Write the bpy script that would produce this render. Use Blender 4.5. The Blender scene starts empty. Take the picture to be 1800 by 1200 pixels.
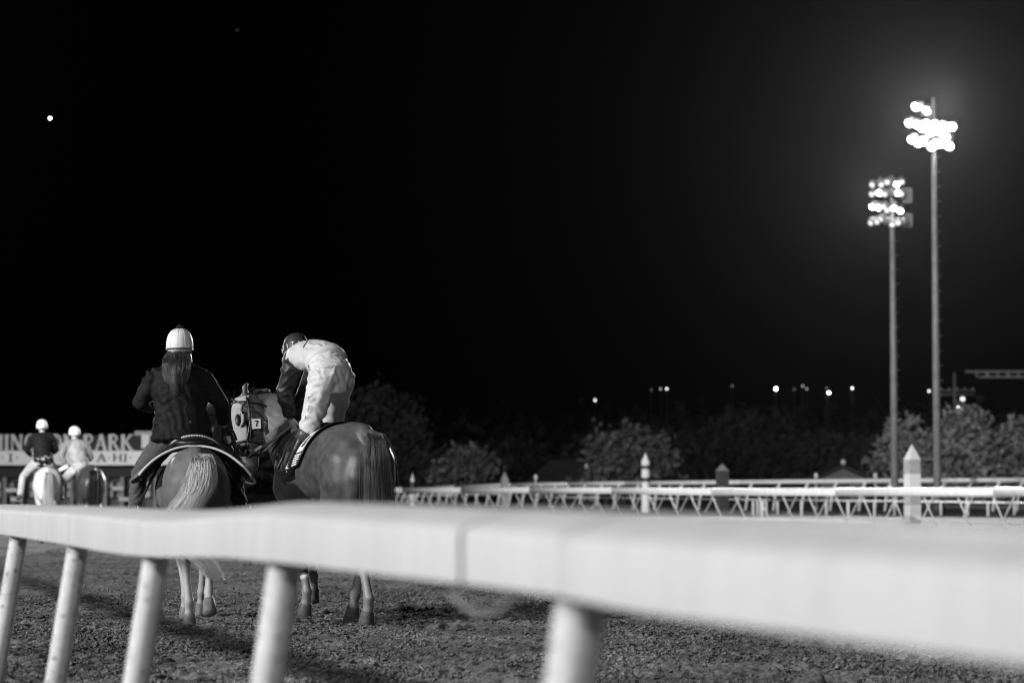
import bpy, bmesh, math, random
import numpy as np
from mathutils import Vector, Matrix
random.seed(7); rng = np.random.default_rng(7)
SC = bpy.context.scene
COL = SC.collection
R = math.radians

# ------------------------------------------------------------------ camera
FPX = 4250.0                      # focal length in photo pixels (85 mm lens on 36 mm)
HC = 1.10                         # camera height
PITCH = math.atan(255 / FPX)
cam = bpy.data.cameras.new('camera'); cam.lens = 85; cam.sensor_width = 36
cam.clip_start = 0.05; cam.clip_end = 9000
cam.dof.use_dof = True; cam.dof.focus_distance = 19.6; cam.dof.aperture_fstop = 2.4
cam.dof.aperture_blades = 0
camo = bpy.data.objects.new('camera', cam); COL.objects.link(camo)
camo.location = (0, 0, HC); camo.rotation_euler = (math.pi / 2 + PITCH, 0, 0)
SC.camera = camo

# ------------------------------------------------------------------ night sky
KEY_POS = Vector((-50.5, -8, 24.5)); AIM = Vector((-1.6, 19.8, 1.0))
KDIR = (AIM - KEY_POS).normalized()
w = bpy.data.worlds.new('World'); SC.world = w; w.use_nodes = True
nt = w.node_tree; nt.nodes.clear()
sky = nt.nodes.new('ShaderNodeTexSky'); sky.sky_type = 'NISHITA'; sky.sun_disc = False
sky.sun_elevation = R(-9); sky.sun_rotation = math.atan2(-KDIR.x, -KDIR.y)
bw = nt.nodes.new('ShaderNodeRGBToBW'); bg = nt.nodes.new('ShaderNodeBackground'); out = nt.nodes.new('ShaderNodeOutputWorld')
bg.inputs['Strength'].default_value = 0.12
nt.links.new(sky.outputs[0], bw.inputs[0]); nt.links.new(bw.outputs[0], bg.inputs['Color']); nt.links.new(bg.outputs[0], out.inputs[0])

# ------------------------------------------------------------------ lights: grandstand floodlights behind left, track floodlights, added fills
def aim(o, target):
    d = Vector(target) - o.location
    o.rotation_euler = d.to_track_quat('-Z', 'Y').to_euler()
sun = bpy.data.lights.new('even_key_sun', 'SUN'); sun.energy = 0.15; sun.angle = R(0.5)  # no moon here: added sun along the key, lifts the far wood
so = bpy.data.objects.new('even_key_sun', sun); COL.objects.link(so); so.location = (-30, -20, 40)
so.rotation_euler = KDIR.to_track_quat('-Z', 'Y').to_euler()
def spot(name, pos, target, watts, size, cone, blend=0.5):
    l = bpy.data.lights.new(name, 'SPOT'); l.energy = watts; l.shadow_soft_size = size
    l.spot_size = R(cone); l.spot_blend = blend
    o = bpy.data.objects.new(name, l); COL.objects.link(o); o.location = pos; aim(o, target); return o
spot('grandstand_floodlight', KEY_POS, (4, 34, 0), 162000, 1.5, 100)
spot('infield_fill_spot', (-30, -30, 35), (20, 150, 0), 410000, 0.8, 34, 0.6)  # added fill from behind the camera, brightens inner rails, trees and sign
spot('grandstand_floodlight', (-20, -47, 29), (0, 24, 0), 52000, 1.5, 90)  # added frontal fill bank, lifts the rumps and the shaded right sides
spot('far_track_floodlight', (-62, 150, 30), (-3, 18, 0), 130000, 0.7, 60)

SC.view_settings.view_transform = 'Standard'; SC.view_settings.look = 'None'
SC.view_settings.exposure = 0.0; SC.view_settings.gamma = 1.0
SC.render.engine = 'CYCLES'
SC.cycles.use_denoising = True; SC.cycles.filter_width = 1.1; SC.cycles.use_adaptive_sampling = False
try: SC.cycles.denoiser = 'OPENIMAGEDENOISE'
except Exception: pass
SC.cycles.max_bounces = 5; SC.cycles.diffuse_bounces = 2; SC.cycles.sample_clamp_indirect = 3.0

# ------------------------------------------------------------------ helpers
_F = Vector((0, math.cos(PITCH), math.sin(PITCH))); _U = Vector((0, -math.sin(PITCH), math.cos(PITCH)))
def P(px, py, Y):
    """photo pixel at depth Y -> world point"""
    d = Vector(((px - 900) / FPX, 0, 0)) + _U * ((600 - py) / FPX) + _F
    return Vector((0, 0, HC)) + d * (Y / d.y)
def V(*a): return Vector(a)

MATS = {}
def mat(name, g, rough=0.6, var=0.0, vscale=6.0, bump=0.0, bscale=40.0, spec=0.4, emit=0.0, metal=0.0, coat=0.0, sheen=0.0,
        stretch=None, detail=5.0, var2=0.0, v2scale=1.0, speck=0.0, sscale=30.0, sock=None):
    if name in MATS: return MATS[name]
    m = bpy.data.materials.new(name); m.use_nodes = True; n = m.node_tree; b = n.nodes['Principled BSDF']
    b.inputs['Base Color'].default_value = (g, g, g, 1); b.inputs['Roughness'].default_value = rough
    b.inputs['Specular IOR Level'].default_value = spec; b.inputs['Metallic'].default_value = metal
    b.inputs['Coat Weight'].default_value = coat; b.inputs['Sheen Weight'].default_value = sheen
    if emit: b.inputs['Emission Color'].default_value = (1, 1, 1, 1); b.inputs['Emission Strength'].default_value = emit
    tc = n.nodes.new('ShaderNodeTexCoord'); src = tc.outputs['Object']
    if stretch:
        mp = n.nodes.new('ShaderNodeMapping'); mp.inputs['Scale'].default_value = stretch
        n.links.new(src, mp.inputs[0]); src = mp.outputs[0]
    if var or var2:
        nz = n.nodes.new('ShaderNodeTexNoise'); nz.inputs['Scale'].default_value = vscale; nz.inputs['Detail'].default_value = detail
        n.links.new(src, nz.inputs[0])
        mr = n.nodes.new('ShaderNodeMapRange'); mr.inputs[1].default_value = 0.3; mr.inputs[2].default_value = 0.7
        mr.inputs[3].default_value = max(g * (1 - var), 0.002); mr.inputs[4].default_value = min(g * (1 + var), 0.95)
        n.links.new(nz.outputs['Fac'], mr.inputs[0]); last = mr.outputs[0]
        if var2:
            n2 = n.nodes.new('ShaderNodeTexNoise'); n2.inputs['Scale'].default_value = v2scale; n2.inputs['Detail'].default_value = 3
            n.links.new(src, n2.inputs[0])
            m2 = n.nodes.new('ShaderNodeMapRange'); m2.inputs[1].default_value = 0.3; m2.inputs[2].default_value = 0.7
            m2.inputs[3].default_value = 1 - var2; m2.inputs[4].default_value = 1 + var2
            n.links.new(n2.outputs['Fac'], m2.inputs[0])
            mu = n.nodes.new('ShaderNodeMath'); mu.operation = 'MULTIPLY'
            n.links.new(last, mu.inputs[0]); n.links.new(m2.outputs[0], mu.inputs[1]); last = mu.outputs[0]
        if speck:      # small splashes of dirt with a shape of their own
            n3 = n.nodes.new('ShaderNodeTexNoise'); n3.inputs['Scale'].default_value = sscale; n3.inputs['Detail'].default_value = 4
            n.links.new(tc.outputs['Object'], n3.inputs[0])
            m3 = n.nodes.new('ShaderNodeMapRange'); m3.inputs[1].default_value = .60; m3.inputs[2].default_value = .70
            m3.inputs[3].default_value = 1.0; m3.inputs[4].default_value = 1 - speck
            n.links.new(n3.outputs['Fac'], m3.inputs[0])
            m4 = n.nodes.new('ShaderNodeMath'); m4.operation = 'MULTIPLY'; n.links.new(last, m4.inputs[0]); n.links.new(m3.outputs[0], m4.inputs[1]); last = m4.outputs[0]
        if sock:       # paler lower legs of the coat: (albedo, height)
            sp_ = n.nodes.new('ShaderNodeSeparateXYZ'); n.links.new(tc.outputs['Object'], sp_.inputs[0])
            ad = n.nodes.new('ShaderNodeMath'); ad.operation = 'MULTIPLY_ADD'; n.links.new(nz.outputs['Fac'], ad.inputs[0]); ad.inputs[1].default_value = .25; n.links.new(sp_.outputs['Z'], ad.inputs[2])
            m5 = n.nodes.new('ShaderNodeMapRange'); m5.inputs[1].default_value = sock[1]; m5.inputs[2].default_value = sock[1] + .12; m5.inputs[3].default_value = sock[0]; m5.inputs[4].default_value = 0.0
            n.links.new(ad.outputs[0], m5.inputs[0])
            a5 = n.nodes.new('ShaderNodeMath'); a5.operation = 'ADD'; n.links.new(last, a5.inputs[0]); n.links.new(m5.outputs[0], a5.inputs[1]); last = a5.outputs[0]
        n.links.new(last, b.inputs['Base Color'])
    if bump:
        nb = n.nodes.new('ShaderNodeTexNoise'); nb.inputs['Scale'].default_value = bscale; nb.inputs['Detail'].default_value = 6
        n.links.new(src, nb.inputs[0])
        bp = n.nodes.new('ShaderNodeBump'); bp.inputs['Strength'].default_value = 1.0; bp.inputs['Distance'].default_value = bump
        n.links.new(nb.outputs['Fac'], bp.inputs['Height']); n.links.new(bp.outputs[0], b.inputs['Normal'])
    MATS[name] = m; return m
def emat(name, strength):
    if name in MATS: return MATS[name]
    m = bpy.data.materials.new(name); m.use_nodes = True; n = m.node_tree; n.nodes.clear()
    e = n.nodes.new('ShaderNodeEmission'); e.inputs['Strength'].default_value = strength
    o = n.nodes.new('ShaderNodeOutputMaterial'); n.links.new(e.outputs[0], o.inputs[0])
    try: m.cycles.emission_sampling = 'NONE'
    except Exception: pass
    MATS[name] = m; return m

def tag(o, label=None, cat=None, group=None, kind=None):
    if label: o['label'] = label
    if cat: o['category'] = cat
    if group: o['group'] = group
    if kind: o['kind'] = kind
    return o
def empty(name, loc=(0, 0, 0), rz=0, scale=1, label=None, cat=None, group=None):
    o = bpy.data.objects.new(name, None); COL.objects.link(o); o.location = loc; o.rotation_euler = (0, 0, rz)
    o.scale = (scale,) * 3; o.empty_display_size = 0.1
    return tag(o, label, cat, group)

class MB:
    """collects geometry"""
    def __init__(s): s.v = []; s.f = []
    def add(s, vs, fs):
        k = len(s.v); s.v.extend([tuple(p) for p in vs]); s.f.extend([tuple(i + k for i in f) for f in fs]); return s
    def box(s, c, h, rz=0.0, m=None):
        q = [(x, y, z) for x in (-1, 1) for y in (-1, 1) for z in (-1, 1)]
        M = Matrix.Rotation(rz, 3, 'Z') if m is None else m
        vs = [Vector(c) + M @ Vector((a * h[0], b * h[1], d * h[2])) for a, b, d in q]
        return s.add(vs, [(0, 1, 3, 2), (4, 6, 7, 5), (0, 4, 5, 1), (2, 3, 7, 6), (0, 2, 6, 4), (1, 5, 7, 3)])
    def loft(s, rings, ref=(1, 0, 0), n=14, cap=True, power=1.0):
        """rings: (point, a, b[, refvec]) ; a along ref, b across"""
        pts = [Vector(r[0]) for r in rings]; N = len(pts); vs = []; fs = []
        for i, r in enumerate(rings):
            t = (pts[min(i + 1, N - 1)] - pts[max(i - 1, 0)]).normalized()
            rf = Vector(r[3]) if len(r) > 3 else Vector(ref)
            A = rf - t * rf.dot(t)
            if A.length < 1e-5: A = t.orthogonal()
            A.normalize(); B = t.cross(A)
            a, b = r[1], r[2]
            for k in range(n):
                th = 2 * math.pi * k / n; c, d = math.cos(th), math.sin(th)
                if power != 1.0:
                    c = math.copysign(abs(c) ** power, c); d = math.copysign(abs(d) ** power, d)
                vs.append(pts[i] + A * a * c + B * b * d)
        for i in range(N - 1):
            for k in range(n):
                k2 = (k + 1) % n
                fs.append((i * n + k, i * n + k2, (i + 1) * n + k2, (i + 1) * n + k))
        if cap:
            e0 = (pts[0] - pts[1]).normalized() * min(rings[0][1], rings[0][2]) * 0.5
            e1 = (pts[-1] - pts[-2]).normalized() * min(rings[-1][1], rings[-1][2]) * 0.5
            vs.append(pts[0] + e0); vs.append(pts[-1] + e1); c0, c1 = len(vs) - 2, len(vs) - 1
            for k in range(n):
                k2 = (k + 1) % n
                fs.append((c0, k2, k)); fs.append((c1, (N - 1) * n + k, (N - 1) * n + k2))
        return s.add(vs, fs)
    def tube(s, pts, r, n=8, ref=(0.13, 0.21, 0.97), cap=True):
        rr = r if hasattr(r, '__len__') else [r] * len(pts)
        return s.loft([(p, q, q) for p, q in zip(pts, rr)], ref, n, cap)
    def ball(s, c, r, n=12, m=8, sc=(1, 1, 1), rot=None):
        vs = []; fs = []; c = Vector(c)
        for i in range(m + 1):
            ph = math.pi * i / m
            for k in range(n):
                th = 2 * math.pi * k / n
                q = Vector((math.sin(ph) * math.cos(th) * sc[0], math.sin(ph) * math.sin(th) * sc[1], math.cos(ph) * sc[2])) * r
                if rot is not None: q = rot @ q
                vs.append(c + q)
        for i in range(m):
            for k in range(n):
                k2 = (k + 1) % n; fs.append((i * n + k, (i + 1) * n + k, (i + 1) * n + k2, i * n + k2))
        return s.add(vs, fs)
    def mesh(s, name):
        me = bpy.data.meshes.new(name); me.from_pydata(s.v, [], s.f); me.update(); return me
    def build(s, name, m, parent=None, smooth=True, bevel=0.0, label=None):
        me = s.mesh(name)
        bm = bmesh.new(); bm.from_mesh(me); bmesh.ops.remove_doubles(bm, verts=bm.verts, dist=1e-5)
        if bevel: bmesh.ops.bevel(bm, geom=bm.edges[:], offset=bevel, segments=2, affect='EDGES')
        bmesh.ops.recalc_face_normals(bm, faces=bm.faces); bm.to_mesh(me); bm.free()
        return link(name, me, m, parent, smooth, label)
    def remesh(s, name, m, parent=None, voxel=0.012, it=4, disp=None, label=None, vw=None):
        me = s.mesh(name + '_src'); o = bpy.data.objects.new('tmp', me); COL.objects.link(o)
        md = o.modifiers.new('r', 'REMESH'); md.mode = 'VOXEL'; md.voxel_size = voxel
        ms = o.modifiers.new('s', 'SMOOTH'); ms.factor = 0.5; ms.iterations = it
        dg = bpy.context.evaluated_depsgraph_get(); me2 = bpy.data.meshes.new_from_object(o.evaluated_get(dg))
        bpy.data.objects.remove(o); bpy.data.meshes.remove(me); me2.name = name
        if vw is not None:      # extra relaxing of the big muscle masses
            nv = len(me2.vertices); co = np.empty(nv * 3); me2.vertices.foreach_get('co', co); co = co.reshape(-1, 3)
            ne = len(me2.edges); ed = np.empty(ne * 2, np.int64); me2.edges.foreach_get('vertices', ed); ed = ed.reshape(-1, 2)
            deg = np.bincount(ed.ravel(), minlength=nv)[:, None]; ww = vw(co)[:, None] * .6
            for _ in range(22):
                acc = np.zeros_like(co)
                for k in range(3): acc[:, k] = np.bincount(ed[:, 0], co[ed[:, 1], k], nv) + np.bincount(ed[:, 1], co[ed[:, 0], k], nv)
                co += ww * (acc / np.maximum(deg, 1) - co)
            me2.vertices.foreach_set('co', co.reshape(-1)); me2.update()
        if disp:
            nv = len(me2.vertices); co = np.empty(nv * 3, np.float32); me2.vertices.foreach_get('co', co); co = co.reshape(-1, 3)
            nn = np.empty(nv * 3, np.float32); me2.vertex_normals.foreach_get('vector', nn); nn = nn.reshape(-1, 3)
            co += nn * disp(co)[:, None].astype(np.float32); me2.vertices.foreach_set('co', co.reshape(-1)); me2.update()
        return link(name, me2, m, parent, True, label)
def link(name, me, m, parent=None, smooth=True, label=None):
    me.name = name
    if m is not None:
        me.materials.clear(); me.materials.append(m)
    if smooth:
        me.polygons.foreach_set('use_smooth', [True] * len(me.polygons))
    o = bpy.data.objects.new(name, me); COL.objects.link(o)
    if parent is not None: o.parent = parent
    if label: o['label'] = label
    return o
def bigmesh(name, verts, faces, m, parent=None, smooth=False):
    """numpy verts (n,3), faces (k,3|4)"""
    me = bpy.data.meshes.new(name); nv = len(verts); nf, fs = faces.shape
    me.vertices.add(nv); me.vertices.foreach_set('co', np.asarray(verts, np.float32).reshape(-1))
    me.loops.add(nf * fs); me.loops.foreach_set('vertex_index', np.asarray(faces, np.int32).reshape(-1))
    me.polygons.add(nf); me.polygons.foreach_set('loop_start', np.arange(0, nf * fs, fs, dtype=np.int32))
    me.polygons.foreach_set('use_smooth', np.full(nf, smooth)); me.update(calc_edges=True); me.validate()
    return link(name, me, m, parent, smooth)

def vnoise(x, y, seed=0):
    xi = np.floor(x).astype(np.int64); yi = np.floor(y).astype(np.int64); fx = x - xi; fy = y - yi
    fx = fx * fx * (3 - 2 * fx); fy = fy * fy * (3 - 2 * fy)
    def h(a, b):
        n = (a * 374761393 + b * 668265263 + seed * 1442695041) & 0x7fffffff
        n = ((n ^ (n >> 13)) * 1274126177) & 0x7fffffff
        return ((n ^ (n >> 16)) & 0xffff) / 65535.0
    return (h(xi, yi) * (1 - fx) + h(xi + 1, yi) * fx) * (1 - fy) + (h(xi, yi + 1) * (1 - fx) + h(xi + 1, yi + 1) * fx) * fy
def wrinkle(amp, freq, seed=0, stretch=(1, 1, 1)):
    def f(co):
        q = co * np.array(stretch)
        a = vnoise((q[:, 0] + q[:, 1] * 0.6) * freq + 7, (q[:, 2] + 0.35 * q[:, 1]) * freq * 1.3 + 3, seed)
        b = vnoise((q[:, 0] - q[:, 2] * 0.4) * freq * 2.1, (q[:, 1] + q[:, 2] * 0.7) * freq * 2.1, seed + 5)
        return amp * ((1 - np.abs(2 * a - 1)) * 0.75 + b * 0.4 - 0.45)
    return f

def folds(specs, seed=0):
    """cloth folds: specs = [(amp, wavelength, direction)]"""
    def f(co):
        out_ = np.zeros(len(co))
        for i, (amp, wl, d) in enumerate(specs):
            d = np.array(d, float); d /= np.linalg.norm(d); s_ = seed * 7 + i * 3
            wp = vnoise(co[:, 0] * 7 + s_, co[:, 2] * 7 + co[:, 1] * 4, s_) - .5 + .4 * (vnoise(co[:, 0] * 17, co[:, 2] * 17 + co[:, 1] * 9, s_ + 1) - .5)
            t = co @ d + wl * 1.6 * wp
            r = (.5 + .5 * np.cos(2 * np.pi * t / wl)) ** 1.4
            mk = np.clip((vnoise(co[:, 0] * 6.5 + 3 * s_, co[:, 2] * 5.5 + co[:, 1] * 3, s_ + 2) - .3) * 2.6, 0, 1)
            out_ += amp * (r * mk - .15)
        return out_
    return f

# ------------------------------------------------------------------ materials
M_dirt = mat('track_dirt', 0.15, 0.95, 0.6, 30, 0.012, 80, spec=0.1, var2=0.45, v2scale=0.9)
M_grass = mat('infield_grass', 0.10, 0.95, 0.3, 3, 0.02, 30, spec=0.1)
M_hill = mat('dark_hill', 0.03, 0.95, 0.4, 0.05, spec=0.1)
M_white = mat('white_vinyl', 0.47, 0.7, 0.04, 2.5, 0.0008, 60, spec=0.2, speck=.10, sscale=40, var2=0.05, v2scale=14, stretch=(1, 1, .12))
M_wpaint = mat('white_paint', 0.78, 0.55, 0.10, 5, spec=0.3)
M_post = mat('scuffed_white_post', 0.60, 0.6, 0.12, 7, 0.001, 40, spec=0.25, speck=.6, sscale=34, var2=0.1, v2scale=25)
M_steel = mat('galvanised_steel', 0.22, 0.5, 0.2, 3, spec=0.5)
M_dark = mat('dark_metal', 0.04, 0.6, 0.2, 5)
M_leaf_lit = mat('lit_tree_leaves', 0.105, 0.75, 0.5, 0.9, spec=0.2)  # leaf colour raised to paint the trees as floodlit
M_leaf_unlit = mat('unlit_tree_leaves', 0.030, 0.8, 0.5, 0.9, spec=0.15)  # same foliage darkened, painting in the lack of light on these trees
M_bark = mat('bark', 0.05, 0.9, 0.4, 8)
M_lampon = emat('floodlight_lens', 40.0)
M_lampmid = emat('floodlight_lens_angled', 1.2)

# ------------------------------------------------------------------ ground
def ground():
    fx0, fx1 = -8.2, 8.6
    xs = np.concatenate([[-720, -400, -150, -60, -30, -20, -14, -10.5, -9], np.arange(fx0, fx1, 0.0205), [9.2, 10.5, 13, 17, 22, 30, 45, 60, 150, 400, 720]])
    ys = [-300, -100, -40, -15, -5, 0, 2.5] + list(np.arange(4.0, 12.15, .09)); y = 12.2
    while y < 60: ys.append(y); y += 0.028 * (y / 17) ** 2.3
    ys += [62, 66, 72, 80, 95, 120, 160, 250, 450, 900, 1290]
    ys = np.array(ys); X, Y = np.meshgrid(xs, ys)
    Z = 0.03 * (vnoise(X * 0.9, Y * 0.6, 1) - 0.5) + 0.016 * (vnoise(X * 3.1, Y * 2.6, 2) - 0.5)
    cr = np.abs(vnoise(X * 8, Y * 7, 3) - 0.5) * 2
    Z += 0.013 * (cr ** 0.8 - 0.5)
    Z += 0.016 * (vnoise(X * 17, Y * 15, 4) - 0.5) + 0.030 * (vnoise(X * 31, Y * 24, 6) ** 1.5 - 0.4)
    # hoof prints
    H = np.zeros_like(Z); hr = np.random.default_rng(3)
    n = 1700
    cx = hr.uniform(-8, 8.4, n); cy = 4.3 + 38 * hr.random(n) ** 1.2; rad = hr.uniform(0.055, 0.10, n); dep = hr.uniform(0.025, 0.065, n)
    for a, b, r, d in zip(cx, cy, rad, dep):
        i0, i1 = np.searchsorted(xs, a - 3 * r), np.searchsorted(xs, a + 3 * r); j0, j1 = np.searchsorted(ys, b - 4 * r), np.searchsorted(ys, b + 4 * r)
        if i1 <= i0 or j1 <= j0: continue
        q = np.sqrt((X[j0:j1, i0:i1] - a) ** 2 + ((Y[j0:j1, i0:i1] - b) / 1.25) ** 2) / r
        H[j0:j1, i0:i1] += d * (-np.exp(-q ** 4) + 0.55 * np.exp(-((q - 1.35) / 0.35) ** 2))
    Z += H
    inner = ((X > fx0) & (X < fx1) & (Y > 4.02) & (Y < 60)).astype(float)
    Z *= np.clip(1.15 - (Y - 30) / 60, 0.25, 1)
    Z = np.where(inner > 0, Z, -0.02)
    # shallow ditch of ground falling away out on the right beyond the inner rails is left flat
    ny, nx = X.shape; idx = np.arange(ny * nx).reshape(ny, nx)
    F = np.stack([idx[:-1, :-1], idx[:-1, 1:], idx[1:, 1:], idx[1:, :-1]], -1).reshape(-1, 4)
    o = bigmesh('dirt_track_ground', np.stack([X, Y, Z], -1).reshape(-1, 3), F, M_dirt, smooth=True)
    tag(o, 'harrowed dark dirt of the racetrack churned by hooves', None, kind='structure')
ground()

def clods():
    cr = np.random.default_rng(11); n = 11000
    ico = bmesh.new(); bmesh.ops.create_icosphere(ico, subdivisions=1, radius=1.0)
    bv = np.array([v.co[:] for v in ico.verts]); bf = np.array([[v.index for v in f.verts] for f in ico.faces]); ico.free()
    y = 12.5 + 17 * cr.random(n) ** 1.2; x = cr.uniform(-0.27, 0.27, n) * y; s = 0.006 + 0.020 * cr.random(n) ** 4
    keep = vnoise(x * 2.2, y * 1.6, 40) + .25 * cr.random(n) > .5; x, y, s = x[keep], y[keep], s[keep]; n = len(x)
    vs = bv[None] * (1 + 0.35 * cr.standard_normal((n, len(bv), 1))) * s[:, None, None] * np.array([1.1, 1.1, 0.75])
    vs += np.stack([x, y, 0.004 + cr.uniform(-0.008, 0.012, n)], -1)[:, None, :]
    F = bf[None] + (np.arange(n) * len(bv))[:, None, None]
    o = bigmesh('dirt_clods', vs.reshape(-1, 3), F.reshape(-1, 3), M_dirt, smooth=False)
    tag(o, 'loose dirt clods scattered over the track surface', 'dirt', kind='stuff')
clods()
def crumbs():
    cr = np.random.default_rng(21); n = 52000
    y = 12.6 + 13 * cr.random(n) ** 1.05; x = cr.uniform(-0.235, 0.235, n) * y
    keep = vnoise(x * 3.5, y * 2.2, 41) + .5 * vnoise(x * 9, y * 6, 42) > .62; x, y = x[keep], y[keep]; n = len(x)
    s = 0.007 + 0.019 * cr.random(n) ** 3
    bv = np.array([(1, 0, 0), (-1, 0, 0), (0, 1, 0), (0, -1, 0), (0, 0, 1), (0, 0, -1)], float); bf = np.array([(0, 2, 4), (2, 1, 4), (1, 3, 4), (3, 0, 4), (2, 0, 5), (1, 2, 5), (3, 1, 5), (0, 3, 5)])
    a = cr.uniform(0, 6.28, n); rot = np.stack([np.stack([np.cos(a), -np.sin(a), 0 * a], -1), np.stack([np.sin(a), np.cos(a), 0 * a], -1), np.stack([cr.uniform(-.4, .4, n), cr.uniform(-.4, .4, n), 0 * a + 1], -1)], 1)
    vs = np.einsum('nij,kj->nki', rot, bv) * (s[:, None, None] * cr.uniform(.7, 1.25, (n, 6, 1))) * np.array([1.1, 1.1, .7])
    vs += np.stack([x, y, 0.012 + cr.uniform(-0.012, 0.014, n)], -1)[:, None, :]
    o = bigmesh('dirt_crumbs', vs.reshape(-1, 3), (bf[None] + (np.arange(n) * 6)[:, None, None]).reshape(-1, 3), M_dirt)
    tag(o, 'fine dirt crumbs covering the near track', 'dirt', kind='stuff')
crumbs()

# infield grass sheet beyond the inner rails
TA = math.atan(1380 / FPX)                    # heading of the straight, left of the camera axis
U_ = V(-math.sin(TA), math.cos(TA), 0)        # along the track
N_ = V(math.cos(TA), math.sin(TA), 0)         # towards the infield
mb = MB()
g0 = P(1800, 930, 64); g0.z = 0.004
q = [g0 + N_ * 3 - U_ * 120, g0 + N_ * 3 + U_ * 190, g0 + N_ * 420 + U_ * 190, g0 + N_ * 420 - U_ * 120]
mb.add(q, [(0, 1, 2, 3)])
tag(mb.build('infield_grass', M_grass, smooth=False), 'mown grass of the infield and turf course', kind='structure')

# ------------------------------------------------------------------ foreground rail
RB = 5811.0
def railZ(px): return RB / (px + 480.0)
sx = [-260, 0, 60, 123, 200, 275, 340, 400, 450, 520, 600, 800, 1000, 1120, 1450, 1800, 2400]
top = [886, 886, 887, 889, 893, 897, 894, 886, 881, 883, 886, 893, 901, 907, 923, 938, 964]
hil = [893, 895, 899, 903, 911, 917.5, 912, 905, 903, 906, 913, 925, 940, 950, 974, 998, 1040]
bot = [905, 937, 947, 958, 972, 979, 977.5, 979, 984, 991, 1001, 1024, 1050, 1074, 1117, 1167, 1252]
def smoothed(arr):
    def f(x):
        k = np.linspace(-26, 26, 9); return float(np.mean(np.interp(x + k, sx, arr)))
    return f
f_top, f_hil, f_bot = smoothed(top), smoothed(hil), smoothed(bot)
def rail_section(px):
    px2 = min(max(px, -150), 2300)
    Z = railZ(px2); p = P(px2, 900, Z)
    zt, zh, zb = P(px2, f_top(px2), Z).z, P(px2, f_hil(px2), Z).z, P(px2, f_bot(px2), Z).z
    if px < -150 or px > 2300:
        Z = railZ(px); p = V((px - 900) / FPX * Z, Z, 0)
    zt = max(zt, zh + 0.018)
    prof = [(0.0, zb), (0.0, zh - 0.014), (0.004, zh - 0.005), (0.013, zh + 0.001), (0.05, zh + 0.45 * (zt - zh)), (0.095, zh + 0.88 * (zt - zh)),
            (0.125, zt), (0.155, zt - 0.010), (0.172, zt - 0.035), (0.176, zb + 0.03), (0.165, zb + 0.004), (0.15, zb + 0.004), (0.15, zb + 0.05), (0.02, zb + 0.05), (0.02, zb)]
    b = V(p.x, p.y, 0)
    return [b + N_ * u + V(0, 0, z) for u, z in prof]
rail = empty('track_rail', (0, 0, 0), label='big white safety rail on slanted posts running across the foreground', cat='rail')
def rail_panel(x0, x1, name='rail_panel', lift=0.0, grow=0.0):
    mbp = MB(); n = max(4, int(abs(x1 - x0) / 14)); secs = []
    if x1 > 2300:   # sample evenly in depth where it passes the camera
        zs = np.linspace(railZ(x0), 0.35, n); xs_ = [RB / z - 480 for z in zs]
    elif x0 < -150: zs = np.linspace(railZ(x0), railZ(x1), n); xs_ = [RB / z - 480 for z in zs]
    else: xs_ = np.linspace(x0, x1, n)
    for x in xs_:
        s = rail_section(x)
        if grow:
            c = sum(s, Vector()) / len(s); s = [c + (p - c) * (1 + grow) for p in s]
        secs.append([p + V(0, 0, lift) for p in s])
    k = len(secs[0]); vs = [p for s in secs for p in s]; fs = []
    for i in range(len(secs) - 1):
        for j in range(k):
            j2 = (j + 1) % k; fs.append((i * k + j, i * k + j2, (i + 1) * k + j2, (i + 1) * k + j))
    fs.append(tuple(range(k))); fs.append(tuple((len(secs) - 1) * k + j for j in range(k)))
    mbp.add(vs, fs)
    o = mbp.build(name, M_white, rail)
    try: 
        for p in o.data.polygons: p.use_smooth = True
        o.data.set_sharp_from_angle(angle=R(40))
    except Exception: pass
    return o
def xoff(px, d):          # move d metres along the rail (towards the camera +)
    return RB / (railZ(px) - d * math.cos(TA)) - 480
rail_panel(-420, 82); rail_panel(xoff(82, 0.004), 121); rail_panel(xoff(121, 0.010), 806)
rail_panel(xoff(806, 0.032), 984, lift=0.0012); rail_panel(xoff(984, 0.003), 9000, lift=-0.0012)
sl = rail_panel(xoff(806, -0.08), xoff(806, 0.1), 'joint_sleeve', grow=-0.07); sl.data.materials[0] = mat('grey_sleeve', 0.12, 0.8)
sl = rail_panel(xoff(121, -0.08), xoff(121, 0.1), 'joint_sleeve', grow=-0.07); sl.data.materials[0] = MATS['grey_sleeve']
for px in [-420 + 0, -380, -345, -310, -275, -240, -205, -170, -135, -62, 28, 131, 267, 492, 1010, 2560]:
    px = (px * 1.0 + .014 * (px + 480) - 29.3) / 1.0611
    s = rail_section(px); c = (s[0] + s[9]) / 2; c.z = s[0].z + 0.045
    if px > 2300: c.z = 0.95
    b = c - N_ * 0.15; b = V(b.x, b.y, -0.05)
    mp = MB(); mp.tube([c, c.lerp(b, 0.02), c.lerp(b, 0.5), b], 0.0435, 20)
    mp.build('post', M_post, rail)
# grey cable sagging in a loop under the rail
pts = []
for t in np.linspace(0, 1, 16):
    px = 738 + 138 * t; py = 1022 + 56 * math.sin(math.pi * (t * 0.97 + 0.015)) ** 0.8
    p = P(px, py, railZ(px) + 0.03) + N_ * 0.05; pts.append(p)
pts = [pts[0] + V(-0.01, 0, 0.045)] + pts + [pts[-1] + V(0.01, 0, 0.05)]
tag(MB().tube(pts, 0.0055, 8).build('cable', mat('grey_cable', 0.22, 0.6)), 'thin grey cable sagging in a loop under the foreground rail', 'cable')

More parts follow.
